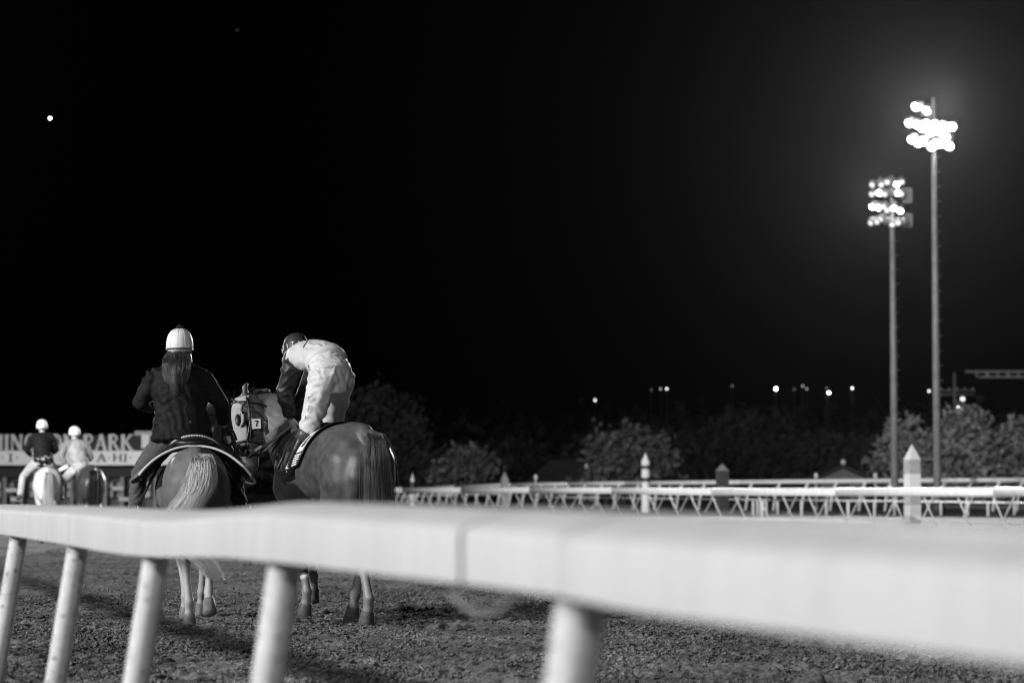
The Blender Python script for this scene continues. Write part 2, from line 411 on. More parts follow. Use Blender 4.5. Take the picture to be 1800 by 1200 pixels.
# ------------------------------------------------------------------ inner rails
def line_pt(x, A=-550.0, K=150400.0):
    Z = K / (x - A); return V((x - 900) / FPX * Z, Z, 0)
R1a = line_pt(1800); R1b = line_pt(700); RU = (R1b - R1a).normalized(); RN = V(RU.y, -RU.x, 0)
def straight_rail(name, start, length, label, zc, hh, wid, spacing, lean, post_r, second=None, panel=9.5, jit=0.02):
    root = empty(name, start, label=label, cat='rail', group='inner rails')
    n = int(length / panel)
    r_ = random.Random(len(label))
    for i in range(n):
        a = RU * (i * panel + 0.01); b = RU * ((i + 1) * panel - 0.01)
        dz0 = 0.02 * math.sin(i * 1.7); dz1 = 0.02 * math.sin((i + 1) * 1.7)
        m_ = MB(); m_.loft([(a + V(0, 0, zc + dz0), wid, hh), (a.lerp(b, .5) + V(0, 0, zc - 0.012 + (dz0 + dz1) / 2), wid, hh), (b + V(0, 0, zc + dz1), wid, hh)], RN, 12, power=0.7)
        m_.build('rail_panel', M_wpaint, root)
        if second: MB().tube([a + V(0, 0, second), b + V(0, 0, second)], 0.028, 6).build('lower_bar', M_wpaint, root)
    k = int(length / spacing)
    for i in range(k):
        p = RU * (i * spacing + 0.3 + r_.uniform(-jit, jit) * 4)
        MB().tube([p + V(0, 0, zc), p + RN * lean + V(0, 0, -0.03)], post_r, 8).build('post', M_post, root)
    return root
straight_rail('inner_track_rail', R1a - RU * 8, 76, 'bright white inner track rail on legs slanting right, nearer of the two low rails', 0.95, 0.125, 0.10, 1.9, 0.46, 0.023)
straight_rail('turf_course_rail', R1a - RU * 6 + RN * 7.5, 74, 'thin white turf rail just behind the inner rail with legs slanting left', 0.88, 0.10, 0.09, 2.7, -0.50, 0.022, second=0.58)

# far double-bar rail
R3 = [(2300, 840, 104), (1800, 843, 108), (1550, 844.5, 110), (1300, 847, 113), (1100, 849, 119), (1000, 850.5, 124), (900, 852, 131), (800, 856, 141), (740, 859, 150), (690, 862, 160), (640, 864, 172)]
fr = empty('double_bar_rail', (0, 0, 0), label='white double bar rail furthest back, running in front of the trees', cat='rail', group='inner rails')
pts3 = [P(*a) for a in R3]; low3 = [P(x, y + 16.5 * 108 / Y, Y) for x, y, Y in R3]
for i in range(len(pts3) - 1):
    MB().tube([pts3[i], pts3[i + 1]], 0.105, 8).build('top_bar', M_wpaint, fr)
    MB().tube([low3[i], low3[i + 1]], 0.092, 8).build('lower_bar', M_wpaint, fr)
L = 0; nxt = 0.5
for i in range(len(pts3) - 1):
    seg = (pts3[i + 1] - pts3[i]).length
    while nxt < L + seg:
        t = (nxt - L) / seg; a = pts3[i].lerp(pts3[i + 1], t)
        MB().tube([a, V(a.x - 0.10 - 0.12, a.y, low3[i].z - 0.05), V(a.x - 0.35, a.y, -0.05)], 0.07, 6).build('post', M_wpaint, fr)
        nxt += 1.05 + 0.16 * i
    L += seg

# ------------------------------------------------------------------ marker poles
def obelisk(px, top_y, Y, w, cap_h, bands, label, rz=0.5, round_=False, capm=None):
    base = P(px, 900, Y); base.z = 0; zt = P(px, top_y, Y).z
    root = empty('marker_pole', base, rz, label=label, cat='marker pole', group='furlong marker poles')
    n = 16 if round_ else 4; ph = 0 if round_ else math.pi / 4; rr = w if round_ else w * 1.41
    def ring(z, r): return [V(r * math.cos(ph + 2 * math.pi * k / n), r * math.sin(ph + 2 * math.pi * k / n), z) for k in range(n)]
    zs = zt - cap_h; z0 = -0.05
    for k, (f0, f1, mm) in enumerate(bands):
        a, b = z0 + (zs - z0) * f0, z0 + (zs - z0) * f1
        e = 1.0 if k % 2 == 0 else 0.985
        q = ring(a, rr * e) + ring(b, rr * e)
        fs = [(i, (i + 1) % n, n + (i + 1) % n, n + i) for i in range(n)] + [tuple(range(n)), tuple(range(n, 2 * n))]
        MB().add(q, fs).build('band', mm, root, smooth=False)
    q = ring(zs, rr * 1.02) + [V(0, 0, zt)]
    MB().add(q, [(i, (i + 1) % n, n) for i in range(n)] + [tuple(range(n))]).build('cap', capm or bands[-1][2], root, smooth=False)
Mb_g = mat('pole_grey', 0.33, 0.6, 0.1, 4); Mb_d = mat('pole_dark', 0.05, 0.5, 0.2, 4); Mb_l = mat('pole_light', 0.62, 0.6, 0.1, 4); Mb_m = mat('pole_mid', 0.2, 0.6, 0.1, 3)
obelisk(1604, 780, 74, 0.19, 0.48, [(0, .3, Mb_l), (.3, .5, Mb_g), (.5, .78, Mb_l), (.78, 1, Mb_g)], 'tall pale square marker pole with pyramid cap beside the floodlight masts', rz=0.35, capm=Mb_l)
obelisk(1270, 814, 93, 0.19, 0.28, [(0, 1, Mb_d)], 'dark square marker pole with pointed cap behind the inner rail', rz=0.35, capm=Mb_m)
obelisk(1135, 795, 100, 0.175, 0.38, [(0, .42, M_wpaint), (.42, .5, Mb_d), (.5, .62, M_wpaint), (.62, .7, Mb_d), (.7, .86, M_wpaint), (.86, .93, Mb_d), (.93, 1, M_wpaint)], 'round white marker pole with dark bands and cone top in front of a tree', round_=True, capm=M_wpaint)
obelisk(887, 828, 116, 0.15, 0.42, [(0, 1, Mb_g)], 'small grey square marker pole with long pointed cap', rz=0.35)
obelisk(725, 830, 126, 0.12, 0.48, [(0, .55, M_wpaint), (.55, .75, Mb_d), (.75, 1, Mb_d)], 'short white tipped marker pole nearest the race horse', round_=True, capm=M_wpaint)
for px, py, Y, l in ((942, 835, 128, 'short white stake under the dark barn roof'), (1435, 832, 116, 'short white stake left of the small gabled shed'), (1539, 832, 116, 'short white stake right of the small gabled shed')):
    b = P(px, 880, Y); b.z = 0; zt = P(px, py, Y).z
    tag(MB().loft([(b, .06, .06), (V(b.x, b.y, zt - .2), .06, .06), (V(b.x, b.y, zt - .19), .11, .11), (V(b.x, b.y, zt), .09, .09)], n=10).build('marker_stake', M_wpaint), l, 'stake')
# white pegs stacked under the far rail
kr = random.Random(5); pegs = []
for px in list(np.linspace(1322, 1346, 5)) + list(np.linspace(1370, 1780, 11)):
    Y = kr.uniform(86, 94); b = P(px + kr.uniform(-4, 4), 890, Y); b.z = 0
    o = MB().loft([(b, .05, .05), (b + V(0, 0, .55), .05, .05)], n=8).build('white_peg', M_post)
    tag(o, 'short white peg standing in the turf behind the two inner rails', 'peg', 'white pegs in the turf')

# ------------------------------------------------------------------ floodlight masts
def mast(px, ytop, Y, rows, label, boards, lr):
    base = P(px, 890, Y); base.z = 0; zt = P(px, ytop, Y).z
    root = empty('floodlight_mast', base, label=label, cat='floodlight', group='floodlight masts')
    MB().loft([(V(0, 0, -.1), .17, .17), (V(0, 0, zt * .5), .14, .14), (V(0, 0, zt), .085, .085)], n=16).build('pole', M_steel, root)
    MB().loft([(V(0, 0, 0), .32, .32), (V(0, 0, .25), .32, .32), (V(0, 0, .5), .24, .24)], n=12).build('base_collar', M_dark, root)
    z = 3.0; k = 0
    while z < zt - 2.2:
        MB().tube([V(0.08, 0, z), V(.26, -.02, z), V(.26, -.02, z + .04)], .012, 5).build('step', M_steel, root); z += .62; k += 1
    ppm = FPX / Y
    for ry, x0, x1, n, on, up in rows:
        zz = P(px, ry, Y).z
        a = V((x0 - px) / ppm, 0, zz); b = V((x1 - px) / ppm, 0.0, zz + (-up / ppm))
        d = (b - a)
        MB().tube([a - d * .03, b + d * .03], .05, 6).build('crossarm', M_steel, root)
        for i in range(n):
            t = (i + .5) / n; c = a.lerp(b, t) + V(kr.uniform(-.08, .08), -.18, -.05 + kr.uniform(-.12, .12))
            yaw = math.radians(-24 + 40 * (t - .5) + kr.uniform(-10, 10)); tilt = math.radians(-32 + kr.uniform(-6, 6))
            dr = V(math.sin(yaw) * math.cos(tilt), -math.cos(yaw) * math.cos(tilt), math.sin(tilt))
            hd = MB().loft([(c - dr * .22, .09, .09), (c - dr * .12, .16, .16), (c + dr * .10, lr + .03, lr + .03), (c + dr * .16, lr + .045, lr + .045), (c + dr * .165, lr + .02, lr + .02), (c + dr * .10, lr, lr)], n=12, cap=False).build('lamp_housing', M_steel, root)
            MB().tube([a.lerp(b, t), c - dr * .12], .03, 5).build('lamp_bracket', M_steel, root)
            mm = M_lampon if on[i % len(on)] == 1 else (M_lampmid if on[i % len(on)] == 2 else MATS['galvanised_steel'])
            MB().loft([(c + dr * .175, lr, lr), (c + dr * .19, lr * .9, lr * .9)], n=12).build('lens', mm, hd)
    for (x, y, w_, h_) in boards:
        zz = P(px, y, Y).z; c = V((x - px) / ppm, .12, zz)
        bf = MB()
        for dz in (-h_, h_): bf.box(c + V(0, 0, dz / ppm), (w_ / ppm, .06, .035))
        for dx in (-w_, 0, w_): bf.box(c + V(dx / ppm, 0, 0), (.035, .05, h_ / ppm))
        bf.build('equipment_frame', M_steel, root, smooth=False)
        MB().box(c + V(0, .08, 0), (w_ / ppm * .9, .02, h_ / ppm * .9)).build('equipment_panel', mat('panel_grey', .2, .6), root, smooth=False)
    return root, base, zt
m2, b2, z2 = mast(1648, 172, 100, [(189, 1617, 1642, 4, [1, 2], 0), (214, 1606, 1682, 9, [1, 1, 1], 10), (226, 1640, 1676, 3, [1], 10), (246, 1606, 1678, 9, [1, 1, 1], 10)], 'tall floodlight mast with blazing lamps, rightmost and taller of the two', [(1676, 236, 7, 9)], .17)
m1, b1, z1 = mast(1573, 308, 104, [(318, 1537, 1594, 7, [2, 0, 2, 2, 0, 1, 2], 3), (338, 1538, 1594, 6, [2, 1, 2, 0, 1, 2], 3), (361, 1533, 1592, 6, [1, 1, 2, 2, 1, 1], 3), (384, 1534, 1595, 7, [2, 2, 2, 0, 2, 2, 0], 3)], 'shorter floodlight mast with four rows of dimmer lamps, left of the taller one', [(1601, 343, 7, 12), (1601, 387, 7, 11)], .12)
spot('mast_floodlight', b2 + V(-.3, -1.2, z2 - .8), (-6, 34, 0), 95000, 0.6, 95)
spot('mast_floodlight', b1 + V(-.8, -1.0, z1 - .8), (-4, 50, 0), 30000, 0.6, 55)
spot('mast_floodlight_backstretch', b2 + V(-.3, 1.2, z2 - .8), (64, 170, 0), 60000, 0.6, 66)

# ------------------------------------------------------------------ trees
def tree(px, ytop, ybase_Y, wpx, label, m, shape='round', n=1600, leaf=0.34, seed=0, group='trees beyond the infield'):
    Y = ybase_Y; r_ = np.random.default_rng(seed + 100); base = P(px, 880, Y); base.z = 0
    H = P(px, ytop, Y).z; W = wpx / FPX * Y / 2
    root = empty('tree', base, label=label, cat='tree', group=group)
    tr = MB(); tr.tube([V(0, 0, -.1), V(.05, 0, H * .3), V(-.05, .05, H * .62), V(0, 0, H * .9)], [W * .07 + .05, W * .055 + .04, W * .03 + .02, .02], 8)
    for k in range(7):
        a = r_.uniform(0, 6.28); z = H * r_.uniform(.2, .6); l = W * r_.uniform(.5, .85)
        tr.tube([V(0, 0, z), V(math.cos(a) * l * .5, math.sin(a) * l * .5, z + H * .1), V(math.cos(a) * l, math.sin(a) * l, z + H * .22)], [W * .03 + .02, .03, .015], 6)
    tr.build('trunk', M_bark, root)
    nc = max(40, n // 22); C = []
    while len(C) < nc:
        u = r_.uniform(-1, 1, 3); d = np.linalg.norm(u)
        if d > 1 or d < .45: continue
        if shape == 'cone':
            t = r_.random() ** 1.25; rad = (1 - t) ** .8 * (.75 + .25 * math.sin(t * 23)) + .03; a = r_.uniform(0, 6.28); q = rad * r_.uniform(.55, 1)
            C.append((math.cos(a) * q * W, math.sin(a) * q * W, H * (.1 + .9 * t)))
        else:
            bump = 1 + .16 * math.sin(3 * math.atan2(u[1], u[0]) + seed) + .14 * math.sin(5 * u[2] + seed * 2 + 4 * u[0])
            C.append((u[0] * W * bump, u[1] * W * bump, H * (.57 + .43 * u[2] * bump)))
    C = np.array(C); C[:, 2] = np.clip(C[:, 2], H * .08, H * 1.0)
    k = n // nc; cs = W * .16 + .12
    ctr = np.repeat(C, k, 0) + r_.standard_normal((nc * k, 3)) * cs * np.array([1, 1, .7])
    N = len(ctr); a = r_.standard_normal((N, 3)); a /= np.linalg.norm(a, axis=1)[:, None]
    b = r_.standard_normal((N, 3)); b -= a * (a * b).sum(1)[:, None]; b /= np.linalg.norm(b, axis=1)[:, None]
    s = leaf * r_.uniform(.45, 1.1, (N, 1))
    vs = np.stack([ctr - a * s, ctr - b * s * .55, ctr + a * s, ctr + b * s * .55], 1).reshape(-1, 3)
    bigmesh('crown', vs, np.arange(N * 4).reshape(-1, 4), m, root)
    return root
tree(640, 690, 185, 150, 'big dark tree rising behind the race horse rump', M_leaf_unlit, 'round', 5200, .42, 1)
tree(588, 735, 190, 130, 'dark tree hidden behind the jockey and race horse', M_leaf_unlit, 'round', 2600, .42, 21)
tree(727, 738, 180, 85, 'narrow conical dark tree right of the race horse', M_leaf_unlit, 'cone', 3600, .36, 2)
tree(700, 760, 178, 110, 'low bushy dark tree at the race horse tail', M_leaf_unlit, 'round', 3000, .36, 22)
tree(819, 787, 165, 92, 'small pale rounded tree above the small grey marker pole', M_leaf_lit, 'round', 3000, .30, 3)
tree(772, 800, 172, 70, 'low dim bush left of the small pale tree', M_leaf_unlit, 'round', 1500, .3, 23)
tree(1113, 758, 160, 138, 'round pale tree behind the banded white marker pole', M_leaf_lit, 'round', 4600, .32, 4)
tree(1312, 735, 240, 160, 'large dim tree behind the dark marker pole', M_leaf_unlit, 'round', 5200, .5, 5)
tree(1225, 768, 236, 110, 'dim tree between banded pole and dark marker pole', M_leaf_unlit, 'round', 2600, .5, 6)
tree(1425, 770, 232, 130, 'dim broad tree left of the gabled shed', M_leaf_unlit, 'round', 3000, .5, 7)
tree(1520, 775, 226, 110, 'dim tree right of the gabled shed', M_leaf_unlit, 'round', 2600, .5, 8)
tree(1610, 752, 150, 130, 'pale bushy tree behind the tall marker pole', M_leaf_lit, 'round', 3800, .32, 9)
tree(1697, 728, 150, 150, 'pale tree with pointed top right of the floodlight masts', M_leaf_lit, 'cone', 6500, .32, 10)
tree(1668, 775, 149, 110, 'low pale bush below the pointed tree', M_leaf_lit, 'round', 2600, .32, 24)
tree(1785, 747, 152, 105, 'pale tree at the right edge of the picture', M_leaf_lit, 'round', 3600, .32, 11)
tree(428, 690, 170, 120, 'tree behind the gap between pony rider and race horse', M_leaf_unlit, 'round', 3600, .36, 12)
tree(500, 720, 175, 110, 'tree hidden behind the race horse neck', M_leaf_unlit, 'round', 2600, .36, 25)
tree(905, 775, 260, 120, 'dim tree left of the dark barn roof', M_leaf_unlit, 'round', 2400, .5, 13)
tree(1045, 768, 262, 120, 'dim tree behind the dark barn roof', M_leaf_unlit, 'round', 2400, .5, 14)

# hill with a far wood
def hill():
    xs = np.linspace(-700, 700, 90); ys = np.linspace(300, 1300, 40); X, Y = np.meshgrid(xs, ys)
    prof = np.interp(X, [-700, -200, 0, 120, 300, 700], [4, 5, 15, 19, 24, 26])
    Z = prof * np.clip((Y - 330) / 380, 0, 1) ** .8 + 6 * (vnoise(X / 60, Y / 60, 9) - .5) * np.clip((Y - 330) / 100, 0, 1) - .5
    ny, nx = X.shape; idx = np.arange(ny * nx).reshape(ny, nx)
    F = np.stack([idx[:-1, :-1], idx[:-1, 1:], idx[1:, 1:], idx[1:, :-1]], -1).reshape(-1, 4)
    o = bigmesh('hill', np.stack([X, Y, Z], -1).reshape(-1, 3), F, M_hill, smooth=True); o['kind'] = 'structure'; o['label'] = 'low dark hill on the horizon'
    r_ = np.random.default_rng(5); n = 14000
    cl = 420; cx = r_.uniform(-60, 330, cl); cy = r_.uniform(340, 620, cl)
    cz = np.interp(cx, [-700, -200, 0, 120, 300, 700], [4, 5, 15, 19, 24, 26]) * np.clip((cy - 330) / 380, 0, 1) ** .8
    rad = r_.uniform(2.5, 5.5, cl); k = n // cl
    ctr = np.repeat(np.stack([cx, cy, cz + rad * .8], -1), k, 0) + r_.standard_normal((cl * k, 3)) * np.repeat(rad, k)[:, None] * np.array([.6, .6, .5])
    N = len(ctr); a = r_.standard_normal((N, 3)); a /= np.linalg.norm(a, axis=1)[:, None]; b = r_.standard_normal((N, 3)); b -= a * (a * b).sum(1)[:, None]; b /= np.linalg.norm(b, axis=1)[:, None]
    s = r_.uniform(.6, 1.5, (N, 1)); vs = np.stack([ctr - a * s, ctr - b * s * .6, ctr + a * s, ctr + b * s * .6], 1).reshape(-1, 3)
    o = bigmesh('far_wood', vs, np.arange(N * 4).reshape(-1, 4), M_leaf_unlit); tag(o, 'far dark wood covering the hillside', 'wood', kind='stuff')
hill()

# ------------------------------------------------------------------ distant lamps and star
def far_lamp(px, py, Y, r, strength, label, cat='street lamp', name='street_lamp'):
    p = P(px, py, Y); gz = 0 if Y < 330 else 3.0
    root = empty(name, (p.x, p.y, gz), label=label, cat=cat, group='distant lights')
    h = p.z - gz
    MB().tube([V(0, .3, -1), V(0, .3, h + r * 1.1)], [.09, .06], 6).build('pole', M_dark, root)
    MB().loft([(V(0, .1, h + r * 1.5), r * .7, r * .7), (V(0, .0, h + r * .9), r * 1.0, r * 1.0)], n=10).build('hood', M_dark, root)
    MB().ball(V(0, 0, h), r, 10, 6).build('bulb', emat('lamp_%d' % int(strength * 10), strength), root)
for i, (px, py, r, s, l) in enumerate([
    (1046, 703, .26, 5, 'small distant lamp alone above the round pale tree, leftmost on the hill'), (1161, 683, .2, 2, 'faint lamp just left of a brighter one on the hill'), (1172, 683, .26, 5, 'small bright lamp of the left pair on the hill'),
    (1287, 678, .15, 1.2, 'very faint lamp alone on the hill, left of the brightest'), (1364, 683, .36, 30, 'brightest distant lamp on the hill'), (1396, 684, .15, .8, 'very faint lamp right of the brightest one'), (1411, 678, .2, 2, 'upper faint lamp of a small cluster on the hill'), (1418, 683, .2, 1.6, 'lower faint lamp of a small cluster on the hill'),
    (1453, 682, .18, .9, 'faint lamp directly above a bright one'), (1457, 690, .32, 22, 'bright lamp low on the hill left of the masts'), (1498, 682, .25, 8, 'medium bright lamp right of the two brightest'), (1633, 687, .25, 6, 'small lamp between the two floodlight masts'),
    (1281, 728, .25, 1.2, 'dull lamp in the tree tops behind the dark marker pole'), (1145, 685, .15, .7, 'faintest lamp at the left end of the hill lights')]):
    far_lamp(px, py, 420, r * .7, s * .55, l)
far_lamp(1688, 719, 200, .32, 8, 'bright white lamp above the pointed pale tree'); far_lamp(1692, 701, 205, .2, 1.6, 'dimmer lamp directly above the bright white lamp')
st = P(88, 208, 3000); tag(MB().ball(st, 1.3, 12, 8).build('star', emat('star_light', 14)), 'single bright star in the black sky at upper left', 'star')
tag(MB().ball(P(417, 53, 3000), .8, 8, 6).build('star', emat('star_faint', .12)), 'faint star near the top of the sky, left of centre', 'star')

# ------------------------------------------------------------------ far buildings
def gable_house(px0, px1, yeave, yridge, Y, label, wall_g, ridge_px=None, deep=9, side=False):
    a, b = P(px0, yeave, Y), P(px1, yeave, Y); zr = P(px0, yridge, Y).z; ze = a.z; xc = (a.x + b.x) / 2
    root = empty('shed', (xc, Y, 0), label=label, cat='building'); hw = (b.x - a.x) / 2
    wm = mat('shed_wall_%d' % int(wall_g * 1000), wall_g, .8, .1, 2); rm = mat('shed_roof', .04, .8, .2, 2)
    MB().add([V(-hw, 0, 0), V(hw, 0, 0), V(hw, 0, ze), V(0, 0, zr), V(-hw, 0, ze), V(-hw, deep, 0), V(hw, deep, 0), V(hw, deep, ze), V(0, deep, zr), V(-hw, deep, ze)],
             [(0, 1, 2, 3, 4), (9, 8, 7, 6, 5), (0, 4, 9, 5), (1, 6, 7, 2), (0, 5, 6, 1)]).build('wall', wm, root, False)
    o_ = .35
    for s in (-1, 1):
        MB().add([V(0, -o_, zr + .12), V(s * (hw + o_), -o_, ze - .05), V(s * (hw + o_), deep + o_, ze - .05), V(0, deep + o_, zr + .12), V(0, -o_, zr + .3), V(s * (hw + o_), -o_, ze + .1), V(s * (hw + o_), deep + o_, ze + .1), V(0, deep + o_, zr + .3)],
                 [(0, 1, 2, 3), (4, 5, 6, 7), (0, 1, 5, 4), (1, 2, 6, 5), (2, 3, 7, 6)]).build('roof_slope', rm, root, False)
    MB().box(V(0, -.06, ze * .45), (hw * .25, .05, ze * .45)).build('door', mat('shed_door', .05, .7), root, False)
    MB().ball(V(0, 0, zr + .5), .22, 8, 6).build('roof_vent', M_wpaint, root)
gable_house(1443, 1522, 841, 823, 190, 'small pale gabled shed with roof vent in front of dim trees', .16)
gable_house(1018, 1046, 846, 831, 185, 'little pale gable end at the foot of the round tree', .3, deep=6)
# long barn with hipped dark roof
bA, bB = P(925, 846, 195), P(1062, 846, 195); br = empty('barn', ((bA.x + bB.x) / 2, 195, 0), label='long dark barn with sloping roof left of the round pale tree', cat='building')
hw = (bB.x - bA.x) / 2; zr = P(1000, 806, 195).z
MB().box(V(0, 5, bA.z / 2), (hw * .96, 4.8, bA.z / 2)).build('wall', mat('barn_wall', .06, .8), br, False)
MB().add([V(-hw, -.4, bA.z), V(hw, -.4, bA.z), V(hw, 10.4, bA.z), V(-hw, 10.4, bA.z), V(-hw * .35, 5, zr), V(hw * .6, 5, zr), V(-hw, -.4, bA.z - .2), V(hw, -.4, bA.z - .2), V(hw, 10.4, bA.z - .2), V(-hw, 10.4, bA.z - .2)],
         [(0, 1, 5, 4), (1, 2, 5), (2, 3, 4, 5), (3, 0, 4), (0, 6, 7, 1), (1, 7, 8, 2), (6, 9, 8, 7)]).build('roof', mat('barn_roof', .05, .7, .2, .5), br, False)
for k in range(5): MB().box(V(-hw * .8 + k * hw * .4, .12, bA.z * .45), (.5, .12, bA.z * .35)).build('door', mat('shed_door', .05, .7), br, False)
# gantry deck far right
gY = 230; ga, gb = P(1704, 656, gY), P(1850, 656, gY); gr = empty('overhead_gantry', (ga.x, gY, 0), label='pale overhead gantry deck high at the right edge', cat='gantry')
gl = gb.x - ga.x; zt_, zb_ = P(1704, 653, gY).z, P(1704, 662.5, gY).z
Mg = mat('gantry_pale', .2, .6, .1, 2)
MB().box(V(gl / 2, 0, zt_), (gl / 2 + .4, .35, .10)).build('top_beam', Mg, gr, False); MB().box(V(gl / 2 + .4, 0, zb_), (gl / 2 - .5, .3, .09)).build('lower_beam', Mg, gr, False)
for k in range(8): MB().box(V(.7 + k * gl / 8 * 1.0, 0, (zt_ + zb_) / 2), (.18 if k % 2 else .10, .12, (zt_ - zb_) / 2)).build('strut', Mg, gr, False)
MB().tube([V(gl * .93, .5, 0), V(gl * .93, .5, zb_)], .25, 10).build('support_column', M_dark, gr)
# utility pole
uY = 215; ub = P(1680, 880, uY); ub.z = 0; ur = empty('utility_pole', ub, label='dim utility pole with long crossarm right of the tall mast', cat='utility pole'); uz = P(1680, 655, uY).z
MB().tube([V(0, 0, 0), V(0, 0, uz)], [.18, .12], 8).build('pole', mat('utility_wood', .12, .8), ur)
for yy in (686, 693): MB().tube([V(-1.4, -.1, P(0, yy, uY).z), V(1.8, -.1, P(0, yy, uY).z)], .08, 6).build('crossarm', MATS['utility_wood'], ur)
for k in range(5): MB().loft([(V(-1.2 + k * .7, -.1, P(0, 686, uY).z), .06, .06), (V(-1.2 + k * .7, -.1, P(0, 682, uY).z), .09, .09)], n=8).build('insulator', Mb_g, ur)

# ------------------------------------------------------------------ sign building at left
SY = 122.0; sk = FPX / SY
def sX(px): return (px - 900) / sk
def sZ(py): return P(0, py, SY).z
hall = empty('grandstand_annex', (sX(120), SY, 0), label='low track building with big raised letters above a pale fascia at far left', cat='building')
ox = sX(120)
Mwall = mat('annex_wall', .10, .8, .15, 1.5); Mfas = mat('annex_fascia', .75, .6, .06, 1.2); Mlet = mat('sign_letters', .52, .6, .08, 3); Mdk = mat('annex_dark', .015, .7)
x0, x1 = sX(-220), sX(312)
MB().box(V((x0 + x1) / 2 - ox, 6.2, sZ(838) / 2), ((x1 - x0) / 2, 5.0, sZ(838) / 2)).build('wall', Mwall, hall, False)
MB().box(V((x0 + x1) / 2 - ox, 5.6, (sZ(817) + sZ(792)) / 2), ((x1 - x0) / 2, 5.6, (sZ(792) - sZ(817)) / 2)).build('fascia', Mfas, hall, False)
MB().box(V((x0 + x1) / 2 - ox, 6.0, (sZ(838) + sZ(818)) / 2), ((x1 - x0) / 2, 5.3, (sZ(818) - sZ(838)) / 2)).build('soffit_band', Mdk, hall, False)
MB().box(V((x0 + x1) / 2 - ox, .32, sZ(764) * .5 + sZ(793) * .5), ((sX(236) - x0) / 2 + 3, .05, (sZ(766) - sZ(793)) / 2)).build('sign_backing', Mdk, hall, False)
MB().box(V(sX(272) - ox, 1.2, (sZ(757) + sZ(791)) / 2), ((sX(310) - sX(236)) / 2, .9, (sZ(757) - sZ(791)) / 2)).build('sign_panel', mat('panel_pale_grey', .3, .6, .1, 2), hall, False)
for (a, b, c, d) in ((248, 262, 763, 787), (268, 290, 765, 772), (268, 290, 777, 786)):
    MB().box(V(sX((a + b) / 2) - ox, .27, (sZ(c) + sZ(d)) / 2), ((sX(b) - sX(a)) / 2, .03, (sZ(c) - sZ(d)) / 2)).build('panel_mark', mat('mark_pale', .62, .6), hall, False)
# serif letters built from strokes; unit box 1 x 1
def arc(cx, cy, rx, ry, a0, a1, n=14): return [(cx + rx * math.cos(R(a0 + (a1 - a0) * i / n)), cy + ry * math.sin(R(a0 + (a1 - a0) * i / n))) for i in range(n + 1)]
T, t_ = .20, .11
LET = {
 'M': (1.15, [([(.14, 0), (.14, 1)], t_), ([(.18, 1), (.57, .1)], T), ([(.57, .1), (.97, 1)], t_), ([(1.0, 0), (1.0, 1)], T), ([(0, .03), (.3, .03)], .06), ([(.83, .03), (1.15, .03)], .06), ([(0, .97), (.24, .97)], .06), ([(.9, .97), (1.15, .97)], .06)]),
 'I': (.42, [([(.21, 0), (.21, 1)], T), ([(.02, .03), (.4, .03)], .06), ([(.02, .97), (.4, .97)], .06)]),
 'N': (1.0, [([(.14, 0), (.14, 1)], t_), ([(.16, .97), (.84, .06)], T), ([(.86, 0), (.86, 1)], t_), ([(0, .03), (.3, .03)], .06), ([(.7, .97), (1, .97)], .06), ([(0, .97), (.2, .97)], .06)]),
 'G': (.98, [(arc(.5, .5, .4, .46, 50, 310), .14), ([(.84, .05), (.84, .42)], T), ([(.62, .42), (.98, .42)], .06)]),
 'T': (.85, [([(.425, 0), (.425, 1)], T), ([(.02, .95), (.83, .95)], .09), ([(.05, .74), (.05, .95)], .06), ([(.8, .74), (.8, .95)], .06), ([(.24, .03), (.61, .03)], .06)]),
 'O': (1.0, [(arc(.5, .5, .41, .45, 0, 360, 24), .15)]),
 'P': (.8, [([(.16, 0), (.16, 1)], T), (arc(.34, .73, .34, .23, -90, 90), .12), ([(.16, .96), (.34, .96)], .08), ([(.16, .5), (.34, .5)], .08), ([(0, .03), (.34, .03)], .06), ([(0, .97), (.2, .97)], .06)]),
 'A': (1.0, [([(.14, 0), (.5, 1)], t_), ([(.5, 1), (.86, 0)], T), ([(.26, .34), (.74, .34)], .07), ([(0, .03), (.28, .03)], .06), ([(.68, .03), (1, .03)], .06)]),
 'R': (.92, [([(.16, 0), (.16, 1)], T), (arc(.34, .75, .32, .21, -90, 90), .12), ([(.16, .96), (.34, .96)], .08), ([(.16, .53), (.34, .53)], .08), ([(.4, .52), (.8, .02)], .15), ([(0, .03), (.34, .03)], .06), ([(.72, .03), (.95, .03)], .06), ([(0, .97), (.2, .97)], .06)]),
 'E': (.78, [([(.16, 0), (.16, 1)], T), ([(.02, .95), (.7, .95)], .08), ([(.16, .52), (.56, .52)], .07), ([(.02, .05), (.74, .05)], .08), ([(.72, 0), (.72, .26)], .06), ([(.68, .76), (.68, 1)], .06)]),
 'K': (.98, [([(.16, 0), (.16, 1)], T), ([(.2, .4), (.8, .98)], t_), ([(.36, .58), (.84, .02)], .16), ([(0, .03), (.34, .03)], .06), ([(.7, .03), (1.0, .03)], .06), ([(.64, .97), (.96, .97)], .06), ([(0, .97), (.3, .97)], .06)]),
 'H': (.9, [([(.14, 0), (.14, 1)], T), ([(.76, 0), (.76, 1)], T), ([(.14, .5), (.76, .5)], .08)]),
 '.': (.4, [([(.15, .42), (.15, .58)], .16)]), ' ': (.45, []),
}
